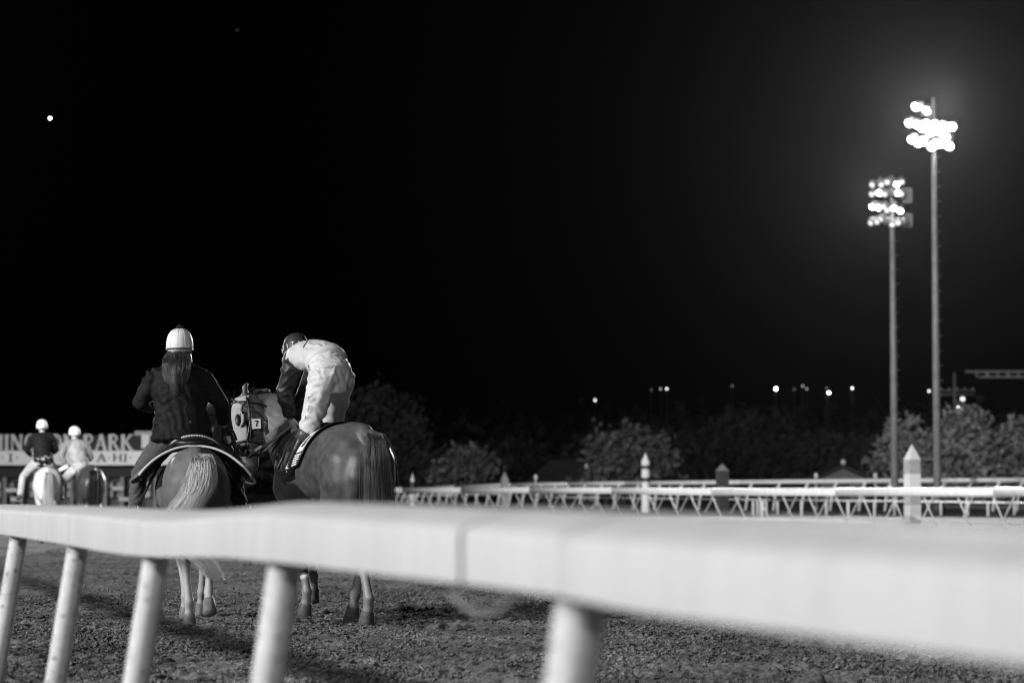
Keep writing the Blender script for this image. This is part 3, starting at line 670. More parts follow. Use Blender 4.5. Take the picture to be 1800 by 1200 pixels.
def stroke_mesh(strokes, h, depth, wx=1.0):
    m_ = MB()
    for pl, wd in strokes:
        for i in range(len(pl) - 1):
            a, b = Vector((pl[i][0] * wx, pl[i][1])), Vector((pl[i + 1][0] * wx, pl[i + 1][1])); d = (b - a)
            if d.length < 1e-6: continue
            d.normalize(); nn = Vector((-d.y, d.x)) * wd / 2; e = d * (.03 if len(pl) > 4 else 0)
            q = [a - e + nn, a - e - nn, b + e - nn, b + e + nn]
            k = .002 * (len(m_.f) % 7)
            vs = [V(p.x * h, -depth - k, p.y * h) for p in q] + [V(p.x * h, 0, p.y * h) for p in q]
            m_.add(vs, [(0, 1, 2, 3), (4, 7, 6, 5), (0, 4, 5, 1), (1, 5, 6, 2), (2, 6, 7, 3), (3, 7, 4, 0)])
    return m_
def letters(txt, x_left, x_right, zb, h, m, parent, y, depth=.12):
    tot = sum(LET[c][0] + .10 for c in txt) * h; wx = (x_right - x_left) / tot; x = x_left
    for c in txt:
        adv, stx = LET[c]
        if stx:
            o = stroke_mesh(stx, h, depth, wx).build('letter', m, parent, False); o.location = (x, y, zb)
        x += (adv + .10) * h * wx
letters('REMINGTON PARK', sX(-62) - ox, sX(236) - ox, sZ(791.2), (sZ(763) - sZ(791.2)), Mlet, hall, .22)
letters('.I.', sX(2) - ox, sX(40) - ox, sZ(811), (sZ(797) - sZ(811)), MATS['annex_dark'], hall, -.02, .05)
letters('A.HI.', sX(170) - ox, sX(236) - ox, sZ(811), (sZ(797) - sZ(811)), MATS['annex_dark'], hall, -.02, .05)
kr = random.Random(9)
for k in range(24):
    px = -210 + k * 22; c = V(sX(px) - ox, 1.1, sZ(860))
    fr_ = MB(); wd, hh = 9.5 / sk, (sZ(838) - sZ(868)) / 2
    for dx in (-wd, wd): fr_.box(c + V(dx, 0, 0), (.05, .08, hh))
    for dz in (-hh, 0, hh): fr_.box(c + V(0, .01, dz), (wd, .07, .04))
    f_ = fr_.build('window_frame', Mdk, hall, False)
    MB().box(c + V(0, .05, 0), (wd * .97, .02, hh * .97)).build('pane', mat('pane_%d' % (k % 3), (.35, .22, .12)[k % 3], .2, spec=.6), f_, False)
for k in range(18):
    px = -200 + k * 29.5
    MB().box(V(sX(px) - ox, .55, sZ(838) * .5), (.09, .09, sZ(838) * .5)).build('column', mat('annex_column', .2, .7), hall, False)
for k, (px, py, l) in enumerate([(20, 861, ''), (207, 858, ''), (218, 877, ''), (28, 877, '')]):
    c = V(sX(px) - ox, .3, sZ(py)); MB().box(c, (.26, .1, .09)).build('counter_light', emat('counter_glow', .35), hall, False)

# ------------------------------------------------------------------ horses
TRUNK = [  # y, zc, a, b
    (.015, 1.24, .09, .10), (.06, 1.225, .16, .17), (.13, 1.215, .215, .235), (.26, 1.225, .262, .285), (.42, 1.24, .285, .300), (.58, 1.235, .275, .295),
    (.76, 1.205, .262, .290), (.95, 1.165, .285, .312), (1.14, 1.145, .278, .335), (1.30, 1.165, .250, .365), (1.44, 1.165, .222, .335), (1.56, 1.14, .175, .255), (1.64, 1.12, .11, .16)]
def trunk_at(y, barrel=1.0):
    t = np.array(TRUNK); z, a, b = (float(np.interp(y, t[:, 0], t[:, k])) for k in (1, 2, 3))
    bw_ = math.exp(-((y - 1.0) / .3) ** 2); return z, a * (1 + (barrel - 1) * bw_), b
def trunk_pt(y, ang, off=0.0, barrel=1.0):
    """ang 0 = spine, +90deg = left side (-x)"""
    z, a, b = trunk_at(y, barrel); return V(-(a + off) * math.sin(ang), y, z + (b + off) * math.cos(ang))
def hair_mesh(strands, w0, w1):
    vs, fs = [], []; k = 0
    for pts in strands:
        n = len(pts)
        for i, p in enumerate(pts):
            ww = w0 + (w1 - w0) * i / (n - 1); t = (Vector(pts[min(i + 1, n - 1)]) - Vector(pts[max(i - 1, 0)])).normalized()
            A = t.orthogonal().normalized(); B = t.cross(A)
            for j in range(3):
                th = 2.094 * j + pts[0][0] * 40; q = Vector(p) + (A * math.cos(th) + B * math.sin(th)) * ww; vs.append(q[:])
        for i in range(n - 1):
            for j in range(3):
                j2 = (j + 1) % 3; fs.append((k + i * 3 + j, k + i * 3 + j2, k + (i + 1) * 3 + j2, k + (i + 1) * 3 + j))
        k += n * 3
    return np.array(vs), np.array(fs)
def spline(ctrl, n):
    c = [Vector(p) for p in ctrl]; c = [c[0] * 2 - c[1]] + c + [c[-1] * 2 - c[-2]]; out_ = []
    m_ = len(c) - 3
    for i in range(n):
        u = i / (n - 1) * m_; k = min(int(u), m_ - 1); t = u - k; p0, p1, p2, p3 = c[k:k + 4]
        out_.append(0.5 * ((2 * p1) + (p2 - p0) * t + (2 * p0 - 5 * p1 + 4 * p2 - p3) * t * t + (3 * p1 - p0 - 3 * p2 + p3) * t ** 3))
    return out_
HEADT = [(-.05, .045, .05, .0), (0.0, .075, .095, .005), (.12, .092, .135, .02), (.24, .100, .152, .03), (.36, .095, .145, .032), (.48, .078, .118, .018), (.62, .062, .092, .004), (.76, .053, .078, 0), (.88, .057, .074, .0), (.96, .054, .062, .002), (1.0, .035, .04, .004)]
class Horse:
    def __init__(s, name, origin, heading, scale, label, legs, neck, poll, muzzle, face, tail, coat, hairm, barrel=1.0, voxel=.012, group=None, nt=620, hoofm=None, mane=True):
        """heading: radians left of +Y. legs: dict of joints. neck: list of mid points (x,y,z,a,b)."""
        s.root = empty(name, origin, heading, scale, label, 'horse', group); s.inv = s.root.matrix_world; s.barrel = barrel; s.hr0 = .0015 if nt > 1000 else .004
        M = Matrix.Translation(Vector(origin)) @ Matrix.Rotation(heading, 4, 'Z') @ Matrix.Scale(scale, 4); s.M = M; s.Mi = M.inverted()
        b = MB()
        b.loft([((0, y, trunk_at(y, barrel)[0]), trunk_at(y, barrel)[1], trunk_at(y, barrel)[2]) for y in np.linspace(.015, 1.64, 26)], (1, 0, 0), 28)
        for sd in (-1, 1):   # haunch and buttock muscle masses, shoulder
            b.loft([((sd * .10, .30, 1.42), .10, .12), ((sd * .155, .30, 1.25), .135, .22), ((sd * .165, .30, 1.06), .125, .23), ((sd * .16, .30, .93), .095, .19)], (1, 0, 0), 18)
            b.loft([((sd * .085, .07, 1.28), .055, .06), ((sd * .105, .075, 1.12), .082, .095), ((sd * .115, .115, .95), .07, .09), ((sd * .12, .13, .85), .05, .07)], (1, 0, 0), 14)
            b.loft([((sd * .12, 1.22, 1.42), .07, .10), ((sd * .17, 1.33, 1.22), .08, .16), ((sd * .165, 1.42, 1.02), .08, .13), ((sd * .145, 1.30, .88), .07, .11)], (1, 0, 0), 16)
        b.loft([((0, .02, 1.40), .045, .05), ((0, .16, 1.47), .07, .06), ((0, .4, 1.50), .09, .05)], (1, 0, 0), 12)
        for k, J in legs.items():
            if k[0] == 'h':
                st, hk, ft, co = [Vector(q) for q in J[:4]]; sd = -1 if k[1] == 'l' else 1
                mid = st.lerp(hk, .5) + V(0, .015, 0)
                b.loft([((sd * .15, .30, 1.10), .12, .23), (V(sd * .155, .30, .96).lerp(st, .45), .105, .185), (st.lerp(hk, .25) + V(0, -.03, 0), .082, .135), (mid, .060, .085), (st.lerp(hk, .8), .050, .070), (hk, .052, .074), (hk.lerp(ft, .18) + V(0, .008, 0), .041, .054), (hk.lerp(ft, .5), .033, .041), (hk.lerp(ft, .85), .036, .043), (ft, .045, .052), (ft.lerp(co, .5), .037, .040), (co, .045, .050)], (1, 0, 0), 14)
                b.loft([(hk + V(0, -.045, .075), .016, .022), (hk + V(0, -.035, .0), .02, .028)], (1, 0, 0), 8)
            else:
                el, kn, ft, co = [Vector(q) for q in J[:4]]
                b.loft([(el + V(0, .06, .22), .075, .13), (el + V(0, .03, .05), .075, .115), (el.lerp(kn, .35), .06, .08), (el.lerp(kn, .75), .049, .060), (kn, .052, .058), (kn.lerp(ft, .15), .040, .046), (kn.lerp(ft, .5), .033, .039), (kn.lerp(ft, .85), .035, .040), (ft, .044, .050), (ft.lerp(co, .5), .036, .039), (co, .044, .049)], (1, 0, 0), 14)
        # neck
        poll, muzzle, face = Vector(poll), Vector(muzzle), Vector(face)
        ax = (muzzle - poll).normalized(); hl = (muzzle - poll).length; fz = (face - ax * face.dot(ax)).normalized(); lat = ax.cross(fz).normalized()
        s.poll, s.ax, s.hl, s.fz, s.lat = poll, ax, hl, fz, lat
        nk = [((0, 1.30, 1.24), .17, .34), ((0, 1.46, 1.30), .155, .31)] + [((q[0], q[1], q[2]), q[3], q[4]) for q in neck]
        neck_end = poll + ax * .10 - fz * .05
        nk.append((neck_end, .085, .15)); nk = [nk[0]] + nk[1:]
        rings = []
        for i, q in enumerate(nk):
            t = i / (len(nk) - 1); rf = V(1, 0, 0).lerp(lat if lat.x > 0 else -lat, t).normalized(); rings.append((q[0], q[1], q[2], rf))
        b.loft(rings, n=20); s.neck = rings
        # head
        def hr_(tt, infl=0.0):
            a, bb, c = (float(np.interp(tt, [h[0] for h in HEADT], [h[k] for h in HEADT])) for k in (1, 2, 3)); return (poll + ax * (tt * hl) - fz * c, a + infl, bb + infl)
        s.hring = hr_
        b.loft([hr_(tt) for tt in np.linspace(-.05, 1, 22)], lat, 18)
        for sd in (-1, 1):
            e0 = poll + lat * sd * .058 + fz * .01 - ax * .03
            b.loft([(e0 + ax * .03, .03, .028), (e0 - ax * .035 + lat * sd * .015 - fz * .005, .034, .024), (e0 - ax * .055 + lat * sd * .02 - fz * .015, .026, .018), (e0 - ax * .078 + lat * sd * .018 - fz * .025, .009, .009)], lat, 8)
            b.ball(hr_(.27)[0] + lat * sd * .082 + fz * .06, .035, 8, 6)
            b.ball(hr_(.93)[0] + lat * sd * .042 + fz * .03, .02, 8, 6)
        s.body = b.remesh('body', coat, s.root, voxel / scale, 3, vw=lambda co: np.clip((co[:, 2] - .72) / .2, 0, 1) * np.clip((1.62 - co[:, 1]) / .2, 0, 1))
        for sd in (-1, 1): MB().ball(hr_(.27)[0] + lat * sd * .096 + fz * .066, .021, 10, 8).build('eye', mat('eye_dark', .005, .08, spec=.7), s.root)
        hm = hoofm or mat('hoof_horn', .08, .6, .3, 30)
        for k, J in legs.items():
            co, toe = Vector(J[3]), Vector(J[4]); d = (toe - co)
            MB().loft([(co - d * .10, .043, .046), (co, .049, .052), (co + d * .55, .056, .062), (toe, .062, .070)], (1, 0, 0), 16).build('hoof', hm, s.root)
        # tail
        sr = random.Random(len(label)); st_ = []
        base = spline(tail['c'], 14)
        for i in range(nt):
            cl_ = sr.randrange(90); cr2 = random.Random(cl_ * 13 + 5); off = V(cr2.gauss(0, .8), cr2.gauss(0, .6), cr2.gauss(0, .3)) + V(sr.gauss(0, 1), sr.gauss(0, 1), sr.gauss(0, .4)) * .62; q = []
            f = sr.random(); lenf = .72 + .33 * sr.random()
            for j, p in enumerate(base):
                t = j / 13 * lenf; pp = Vector(base[min(int(t * 13), 12)]).lerp(base[min(int(t * 13) + 1, 13)], t * 13 - int(t * 13))
                wd = float(np.interp(t, [0, .12, .35, .7, 1], tail['w'])); fl = tail.get('wild', .02) * t * t * 2
                ph = cl_ * 1.7 + sr.uniform(-.25, .25)
                q.append(pp + off * wd + V(math.sin(ph + t * 5) * fl, math.cos(ph * 1.3 + t * 4) * fl, 0))
            st_.append(q)
        vs, fs = hair_mesh(st_, s.hr0 / scale, s.hr0 * .45 / scale); bigmesh('tail', vs, fs, hairm, s.root, True)
        MB().loft([(p, w_ * .9, w_ * .7) for p, w_ in zip(base[1:11], np.interp(np.linspace(0, .7, 10), [0, .12, .35, .7], tail['w'][:4]))], (1, 0, 0), 12).build('tail_core', hairm, s.root)
        dk = spline(tail['c'], 14)[:5]; MB().tube([V(0, .05, 1.41)] + [Vector(p) for p in dk], [.035, .034, .032, .028, .022, .012], 10).build('tail_dock', coat, s.root)
        if mane:
            ms = []
            for i in range(520):
                u = .75 + sr.random() * (len(rings) - 1.85); k = min(int(u), len(rings) - 2); t = u - k
                r0, r1 = rings[k], rings[k + 1]; c0 = Vector(r0[0]).lerp(r1[0], t); tg = (Vector(r1[0]) - Vector(r0[0])).normalized(); rf = Vector(r0[3]).lerp(r1[3], t); rf = (rf - tg * rf.dot(tg)).normalized()
                up = rf.cross(tg); up = up if up.z > 0 else -up; bb = r0[2] + (r1[2] - r0[2]) * t
                rfh = V(0, 0, 1).cross(tg).normalized(); rfh = rfh if (M.to_3x3() @ rfh).y > 0 else -rfh
                cr_ = c0 + up * (bb * .97) + rfh * sr.uniform(-.015, .015) + tg * sr.uniform(-.03, .03)
                l = sr.uniform(.08, .17); sdv = rfh * .8
                ms.append([cr_, cr_ + up * .025 + sdv * .03, cr_ + up * .02 + sdv * .07 - V(0, 0, l * .25), cr_ + sdv * .10 - V(0, 0, l * .7), cr_ + sdv * .115 + tg * sr.uniform(-.03, .03) - V(0, 0, l)])
            vs, fs = hair_mesh(ms, .0022, .001); bigmesh('mane', vs, fs, hairm, s.root, True)
    def L(s, px, py, Y): return s.Mi @ P(px, py, Y)
    def head_loop(s, t0, t1, infl, a0=0, a1=360, n=28):
        """closed loop round the head, slanting from t0 at the forehead to t1 at the jaw"""
        pts = []
        for i in range(n + 1):
            th = R(a0 + (a1 - a0) * i / n); k = (1 - math.cos(th)) / 2; c, a, b = s.hring(t0 + (t1 - t0) * k, infl)
            pts.append(c + s.fz * b * math.cos(th) + s.lat * a * math.sin(th))
        return pts
    def shell(s, name, y0, y1, amax_f, off, m, ny=10, na=32, yshift=None, border=None, thick=.012, flare=None, parent=None):
        """cloth over the back; amax_f(y)->half angle"""
        vs = []; 
        for i in range(ny):
            y = y0 + (y1 - y0) * i / (ny - 1)
            for j in range(na):
                u = -1 + 2 * j / (na - 1); ang = u * amax_f(y); yy = y + (yshift(abs(u)) if yshift else 0)
                p = trunk_pt(yy, ang, off, s.barrel)
                if flare: p = p + flare(u, yy)
                vs.append(p)
        fs = [(i * na + j, i * na + j + 1, (i + 1) * na + j + 1, (i + 1) * na + j) for i in range(ny - 1) for j in range(na - 1)]
        me = MB().add(vs, fs); o = me.build(name, m, parent)
        md = o.modifiers.new('thick', 'SOLIDIFY'); md.thickness = thick; md.offset = 1
        return o, vs

M_chest = mat('chestnut_coat', .072, .39, .35, 14, .0022, 170, sock=(.16, .58), spec=.42, var2=.28, v2scale=2.6)
M_chhair = mat('chestnut_hair', .09, .42, .4, 12, spec=.6)
M_pony = mat('pony_coat', .130, .52, .25, 10, .0022, 170, sock=(.28, .55), spec=.32, var2=.22, v2scale=2.4)
M_pohair = mat('flaxen_hair', .66, .5, .15, 6, spec=.4)
M_pale = mat('grey_coat', .60, .5, .12, 5, spec=.3); M_bay = mat('bay_coat', .035, .4, .2, 6, spec=.5); M_bayh = mat('black_hair', .012, .45)
M_leather = mat('black_leather', .018, .35, .2, 20, spec=.5); M_brown = mat('brown_leather', .07, .45, .25, 14, spec=.5)
M_cloth_w = mat('white_cloth', .74, .75, .06, 12, .0015, 60); M_buckle = mat('buckle_metal', .35, .45, metal=1.0)

# --- race horse ---
JO = P(655, 900, 19.33); JO.z = 0
Jl = {
 'hl': [(-.17, .42, .90), (-.125, -.06, .53), (-.11, -.19, .215), (-.11, -.165, .11), (-.11, -.135, .0)],
 'hr': [(.17, .60, .92), (.12, .42, .545), (.09, .53, .225), (.09, .575, .11), (.09, .62, .0)],
 'fl': [(-.13, 1.22, .86), (-.10, 1.19, .50), (-.07, 1.13, .215), (-.07, 1.155, .11), (-.07, 1.19, .0)],
 'fr': [(.13, 1.30, .88), (.11, 1.50, .58), (.11, 1.44, .33), (.11, 1.44, .22), (.11, 1.47, .12)]}
class _T: pass
hd = R(27); JS = 1.055
_M = Matrix.Translation(JO) @ Matrix.Rotation(hd, 4, 'Z') @ Matrix.Scale(JS, 4); _Mi = _M.inverted()
jp = _Mi @ P(433, 700, 20.92); jm = _Mi @ P(440, 832, 20.66)
jn1 = _Mi @ P(505, 752, 20.78); jn2 = _Mi @ P(462, 728, 20.95)
face_dir = (_Mi.to_3x3() @ V(-1.0, -.04, .1)).normalized()
race = Horse('race_horse', JO, hd, JS, 'chestnut race horse in a white blinker hood, head tucked toward the pony', Jl,
    [(jn1.x * .8, jn1.y, jn1.z, .125, .26), (jn2.x, jn2.y, jn2.z, .10, .205)], jp, jm, face_dir,
    {'c': [(0, .03, 1.45), (.0, -.06, 1.41), (.003, -.10, 1.30), (.012, -.10, 1.12), (.03, -.085, .85), (.02, -.10, .60), (.01, -.11, .48)], 'w': [.008, .024, .043, .040, .018], 'wild': .035},
    M_chest, M_chhair, voxel=.0125, nt=2400)
# leg wraps on the front leg
fl = Jl['fl']; kn, ft = Vector(fl[1]), Vector(fl[2])
MB().loft([(kn.lerp(ft, .08), .040, .045), (kn.lerp(ft, .3), .038, .042), (kn.lerp(ft, .5), .036, .041)], n=14).build('leg_boot', M_leather, race.root)
MB().loft([(kn.lerp(ft, .56), .035, .040), (kn.lerp(ft, .66), .035, .040)], n=14).build('leg_strap', M_cloth_w, race.root)
# blinker hood and bridle
hv_, hf_ = [], []; nh, nw = 16, 25
for i_ in range(nh):
    tt = .02 + .60 * i_ / (nh - 1); c_, a_, b2_ = race.hring(tt, .010); lim = float(np.interp(tt, [.02, .15, .3, .45, .62], [104, 66, 58, 80, 82]))
    for k_ in range(nw):
        th = R(-lim + 2 * lim * k_ / (nw - 1)); hv_.append(c_ + race.fz * b2_ * math.cos(th) + race.lat * a_ * math.sin(th))
hf_ = [(i_ * nw + k_, i_ * nw + k_ + 1, (i_ + 1) * nw + k_ + 1, (i_ + 1) * nw + k_) for i_ in range(nh - 1) for k_ in range(nw - 1)]
hood = MB().add(hv_, hf_).build('blinker_hood', mat('hood_cloth', .38, .8, .1, 14, .002, 70), race.root)
md = hood.modifiers.new('t', 'SOLIDIFY'); md.thickness = .004
for sd in (-1, 1):
    c = race.hring(.33)[0] + race.lat * sd * .074 + race.fz * .100
    rot = Matrix((race.ax, race.fz, race.lat * sd)).transposed()
    MB().ball(c, .045, 18, 10, (1.3, .7, .45), rot).build('eye_opening', mat('eye_cup_dark', .012, .4, spec=.4), hood)
    cup = MB(); cup.loft([(c - race.fz * .036 * math.sin(a) + race.ax * .066 * math.cos(a) + race.lat * sd * (.012 + .020 * math.sin(a)), .004 + .009 * math.sin(a), .005 + .011 * math.sin(a)) for a in np.linspace(.12, 3.02, 14)], race.lat, 10)
    cup.build('eye_cup', MATS['hood_cloth'], hood)
br = [('browband', race.head_loop(.08, .16, .016)), ('noseband', race.head_loop(.60, .64, .012)), ('throat_latch', race.head_loop(.02, .42, .02))]
for nme, pts in br: MB().tube(pts, .0068, 6).build(nme, M_leather, race.root)
for sd in (-1, 1):
    cp = [race.hring(t, .016)[0] + race.lat * sd * (race.hring(t, .018)[1]) + race.fz * (.01 - .0 * t) for t in np.linspace(.05, .78, 12)]
    MB().tube(cp, .009, 6).build('cheek_strap', M_leather, race.root)
    MB().tube([cp[-1] + race.ax * .028 * math.cos(a) + race.fz * .028 * math.sin(a) + race.lat * sd * .008 for a in np.linspace(0, 6.283, 18)], .005, 6).build('bit_ring', M_buckle, race.root)
sdl = -1 if (race.lat.dot(_Mi.to_3x3() @ V(0, -1, 0)) < 0) else 1      # side of the head towards the camera
tc_ = race.hring(.42, .02); tg = tc_[0] + race.lat * sdl * (tc_[1] + .004) - race.fz * .045
Mt = Matrix((race.fz * -1, race.ax * -1, race.lat * sdl)).transposed()
MB().box(tg, (.036, .044, .003), m=Mt).build('number_tag', mat('tag_white', .48, .6), hood, False)
sv = MB()
for a, b_ in (((-.5, .8), (.5, .8)), ((.5, .8), (-.12, -.85))):
    a3, b3 = (tg + Mt @ V(q[0] * .024, q[1] * .028, .005) for q in (a, b_)); sv.tube([a3, b3], .0052, 6)
sv.build('number_seven', M_leather, hood)
# saddle cloth and small saddle
scl, _ = race.shell('cloth_panel', .60, 1.18, lambda y: R(88), .022, mat('saddlecloth_dark', .05, .7, .1, 10, .002, 60), yshift=lambda u: .20 * u * u, thick=.006)
def as_thing(child_objs, name, label, cat, M):
    r_ = empty(name, M.translation, label=label, cat=cat); r_.rotation_euler = M.to_euler(); r_.scale = M.to_scale()
    for c in child_objs: c.parent = r_
    return r_
cl_parts = [scl]
def cloth_patch(name, y0, y1, a0, a1, off, m, race_=race, ysh=.20):
    vs = []; ny, na = 5, 10
    for i in range(ny):
        for j in range(na):
            a = a0 + (a1 - a0) * j / (na - 1); u = a / 88; vs.append(trunk_pt(y0 + (y1 - y0) * i / (ny - 1) + ysh * u * u, R(a), off, race_.barrel))
    return MB().add(vs, [(i * na + j, i * na + j + 1, (i + 1) * na + j + 1, (i + 1) * na + j) for i in range(ny - 1) for j in range(na - 1)]).build(name, m)
cl_parts.append(cloth_patch('white_panel', .612, .82, 34, 69, .031, M_cloth_w)); cl_parts.append(cloth_patch('number_stroke', .65, .70, 45, 62, .0335, MATS['saddlecloth_dark']))
for k in range(5): cl_parts.append(cloth_patch('cloth_letter', .62 + (k % 2) * .012, .74, 72 + k * 3.1, 73.9 + k * 3.1, .031, M_cloth_w))
as_thing(cl_parts, 'saddlecloth', 'dark number cloth with white panels on the chestnut race horse', 'saddlecloth', race.M)
sd1 = MB().loft([((0, .90, trunk_pt(.9, 0, .045)[2]), .10, .025), ((0, .98, trunk_pt(.98, 0, .04)[2]), .13, .03), ((0, 1.15, trunk_pt(1.15, 0, .03)[2]), .12, .03), ((0, 1.27, trunk_pt(1.27, 0, .05)[2]), .06, .035)], (1, 0, 0), 16).build('seat', M_leather)
fls = [cloth_patch('flap', .92, 1.12, a0, a1, .036, M_leather) for a0, a1 in ((15, 62), (-15, -62))]
sp = [sd1] + fls
for sd in (-1, 1):
    p0 = trunk_pt(1.10, R(-sd * 40), .05); p1 = p0 + V(sd * .16, -.03, -.30)
    sp.append(MB().tube([p0, p1], .011, 6).build('stirrup_leather', M_leather))
as_thing(sp, 'racing_saddle', 'small black racing saddle under the jockey', 'saddle', race.M)

# --- pony ---
PO = P(347, 900, 19.12); PO.z = 0; ph = R(9.5); PS = .925
_Mp = Matrix.Translation(PO) @ Matrix.Rotation(ph, 4, 'Z') @ Matrix.Scale(PS, 4); _Mpi = _Mp.inverted()
Pl = {
 'hl': [(-.17, .46, .90), (-.10, .02, .54), (-.065, -.03, .215), (-.06, .0, .11), (-.055, .035, .0)],
 'hr': [(.17, .50, .95), (.115, .06, .58), (.10, -.02, .30), (.10, -.075, .225), (.105, -.135, .125)],
 'fl': [(-.13, 1.22, .86), (-.09, 1.18, .50), (-.06, 1.09, .215), (-.06, 1.12, .11), (-.06, 1.15, .0)],
 'fr': [(.13, 1.28, .87), (.11, 1.45, .52), (.10, 1.52, .23), (.10, 1.56, .12), (.10, 1.59, .0)]}
pp = _Mpi @ P(372, 712, 21.25); pm = _Mpi @ P(402, 800, 21.55)
pony = Horse('lead_pony', PO, ph, PS, 'sturdy pony with swishing flaxen tail carrying the rider in black', Pl,
    [(.03, 1.72, 1.50, .12, .23), (.09, 1.98, 1.72, .10, .17)], pp, pm, (.5, .8, .3),
    {'c': [(.02, .03, 1.45), (.04, -.06, 1.43), (.04, -.12, 1.32), (.01, -.13, 1.15), (-.13, -.16, .96), (-.10, -.17, .76), (.09, -.13, .52), (.17, -.12, .40)], 'w': [.010, .03, .052, .050, .012], 'wild': .03},
    M_pony, M_pohair, barrel=1.22, voxel=.0125, nt=2400, hoofm=mat('pony_hoof', .16, .6, .3, 20))
# pony tack: flared pad with pale border, western saddle with braided cantle
def fl_(u, y):
    k = abs(u); return V(-math.copysign(1, u) * .17 * k ** 1.7, -.02 * k, -.02 * k * k + .05 * k)
M_pad = mat('saddle_pad_felt', .13, .9, .3, 16, .004, 50)
pad, pv = pony.shell('pad', .70, 1.34, lambda y: R(84), .035, M_pad, ny=12, na=40, flare=fl_, thick=.014, yshift=lambda u: -.06 * u)
na = 40; edge = pv[:na]
bord = MB().tube(edge, .0105, 8).build('pad_border', mat('pad_border_white', .7, .8, .08, 20, .002, 80))
bd2 = MB().tube([pv[i * na] for i in range(12)], .009, 6).build('pad_border', MATS['pad_border_white'])
as_thing([pad, bord, bd2], 'saddle_pad', 'dark saddle pad with white border flaring over the pony back', 'saddle pad', pony.M)
zb = trunk_pt(.86, 0, .05, 1.22)[2]
wsd = [MB().loft([((0, .80, zb + .04), .17, .05), ((0, .92, zb + .03), .17, .05), ((0, 1.1, zb + .03), .14, .06), ((0, 1.26, zb + .09), .10, .07)], (1, 0, 0), 18).build('seat', M_leather)]
ca = [V(-.225 * math.sin(a), .80 + .12 * (1 - math.cos(a)), zb - .045 + .135 * math.cos(a)) for a in np.linspace(R(-72), R(72), 26)]
wsd.append(MB().loft([(p, .028, .034) for p in ca], (0, 1, 0), 12).build('cantle', M_leather))
bd = MB()
for i in range(25):
    m_ = (ca[i] + ca[i + 1]) / 2; bd.ball(m_ + V(0, -.024, .016), .0135, 6, 4, (1.25, .8, .7))
wsd.append(bd.build('cantle_braid', mat('rawhide_braid', .62, .6, .15, 40)))
wsd.append(MB().tube([V(0, 1.27, zb + .1), V(0, 1.30, zb + .2)], [.025, .03], 10).build('saddle_horn', M_leather))
for sd in (-1, 1):
    p0 = V(sd * .33, 1.02, zb - .2)
    wsd.append(MB().loft([(V(sd * .22, 1.0, zb), .012, .12, (1, 0, 0)), (p0, .012, .14, (1, 0, 0)), (p0 + V(sd * .14, 0, -.28), .012, .10, (1, 0, 0))], (1, 0, 0), 12).build('fender', M_leather))
    q = p0 + V(sd * .17, -.0, -.42)
    wsd.append(MB().tube([q + V(0, -.07, -.1), q + V(0, -.06, .04), q + V(0, 0, .1), q + V(0, .06, .04), q + V(0, .07, -.1), q + V(0, -.07, -.1)], .012, 8).build('stirrup', M_buckle))
as_thing(wsd, 'western_saddle', 'dark western saddle with braided pale cantle under the rider in black', 'saddle', pony.M)
for sd in (-1, 1): MB().tube([pony.hring(t, .014)[0] + pony.lat * sd * pony.hring(t, .014)[1] for t in np.linspace(.05, .75, 8)], .009, 6).build('cheek_strap', M_leather, pony.root)
MB().tube(pony.head_loop(.6, .64, .012), .009, 6).build('noseband', M_leather, pony.root)

# --- far pair ---
def simple_legs(st): 
    return {'hl': [(-.17, .46, .90), (-.12, .05 + st, .54), (-.12, .03 + st, .215), (-.12, .06 + st, .11), (-.12, .1 + st, 0)], 'hr': [(.17, .48, .90), (.12, .2 - st, .54), (.12, .22 - st, .215), (.12, .25 - st, .11), (.12, .29 - st, 0)],
            'fl': [(-.13, 1.22, .86), (-.11, 1.3 - st, .50), (-.11, 1.28 - st, .215), (-.11, 1.3 - st, .11), (-.11, 1.33 - st, 0)], 'fr': [(.13, 1.25, .86), (.11, 1.25 + st, .50), (.11, 1.2 + st, .215), (.11, 1.23 + st, .11), (.11, 1.26 + st, 0)]}
def far_horse(px, Y, heading, sc, label, coat, hair, nm):
    o = P(px, 900, Y); o.z = 0
    return Horse(nm, o, heading, sc, label, simple_legs(.16), [(0, 1.72, 1.52, .12, .23), (0, 1.92, 1.72, .10, .17)], (0, 2.05, 1.86), (0, 2.45, 1.40), (0, .6, .8),
        {'c': [(0, -.005, 1.42), (0, -.075, 1.34), (0, -.09, 1.1), (0, -.085, .8), (0, -.10, .5)], 'w': [.02, .03, .045, .04, .015]}, coat, hair, voxel=.022, nt=260, mane=False)
h3 = far_horse(84, 47.8, R(13), .98, 'pale grey pony with white rump, furthest left', M_pale, mat('pale_hair', .6, .5), 'lead_pony')
h4 = far_horse(163, 47.6, R(17), 1.0, 'dark bay race horse beside the pale grey pony', M_bay, M_bayh, 'race_horse')
for h, l in ((h3, 'dark saddle blanket on the pale grey pony'), (h4, 'dark saddle blanket on the dark bay horse')):
    o, _ = h.shell('blanket', .75, 1.3, lambda y: R(75), .03, M_leather, thick=.012); as_thing([o], 'saddle_blanket', l, 'saddle blanket', h.M)

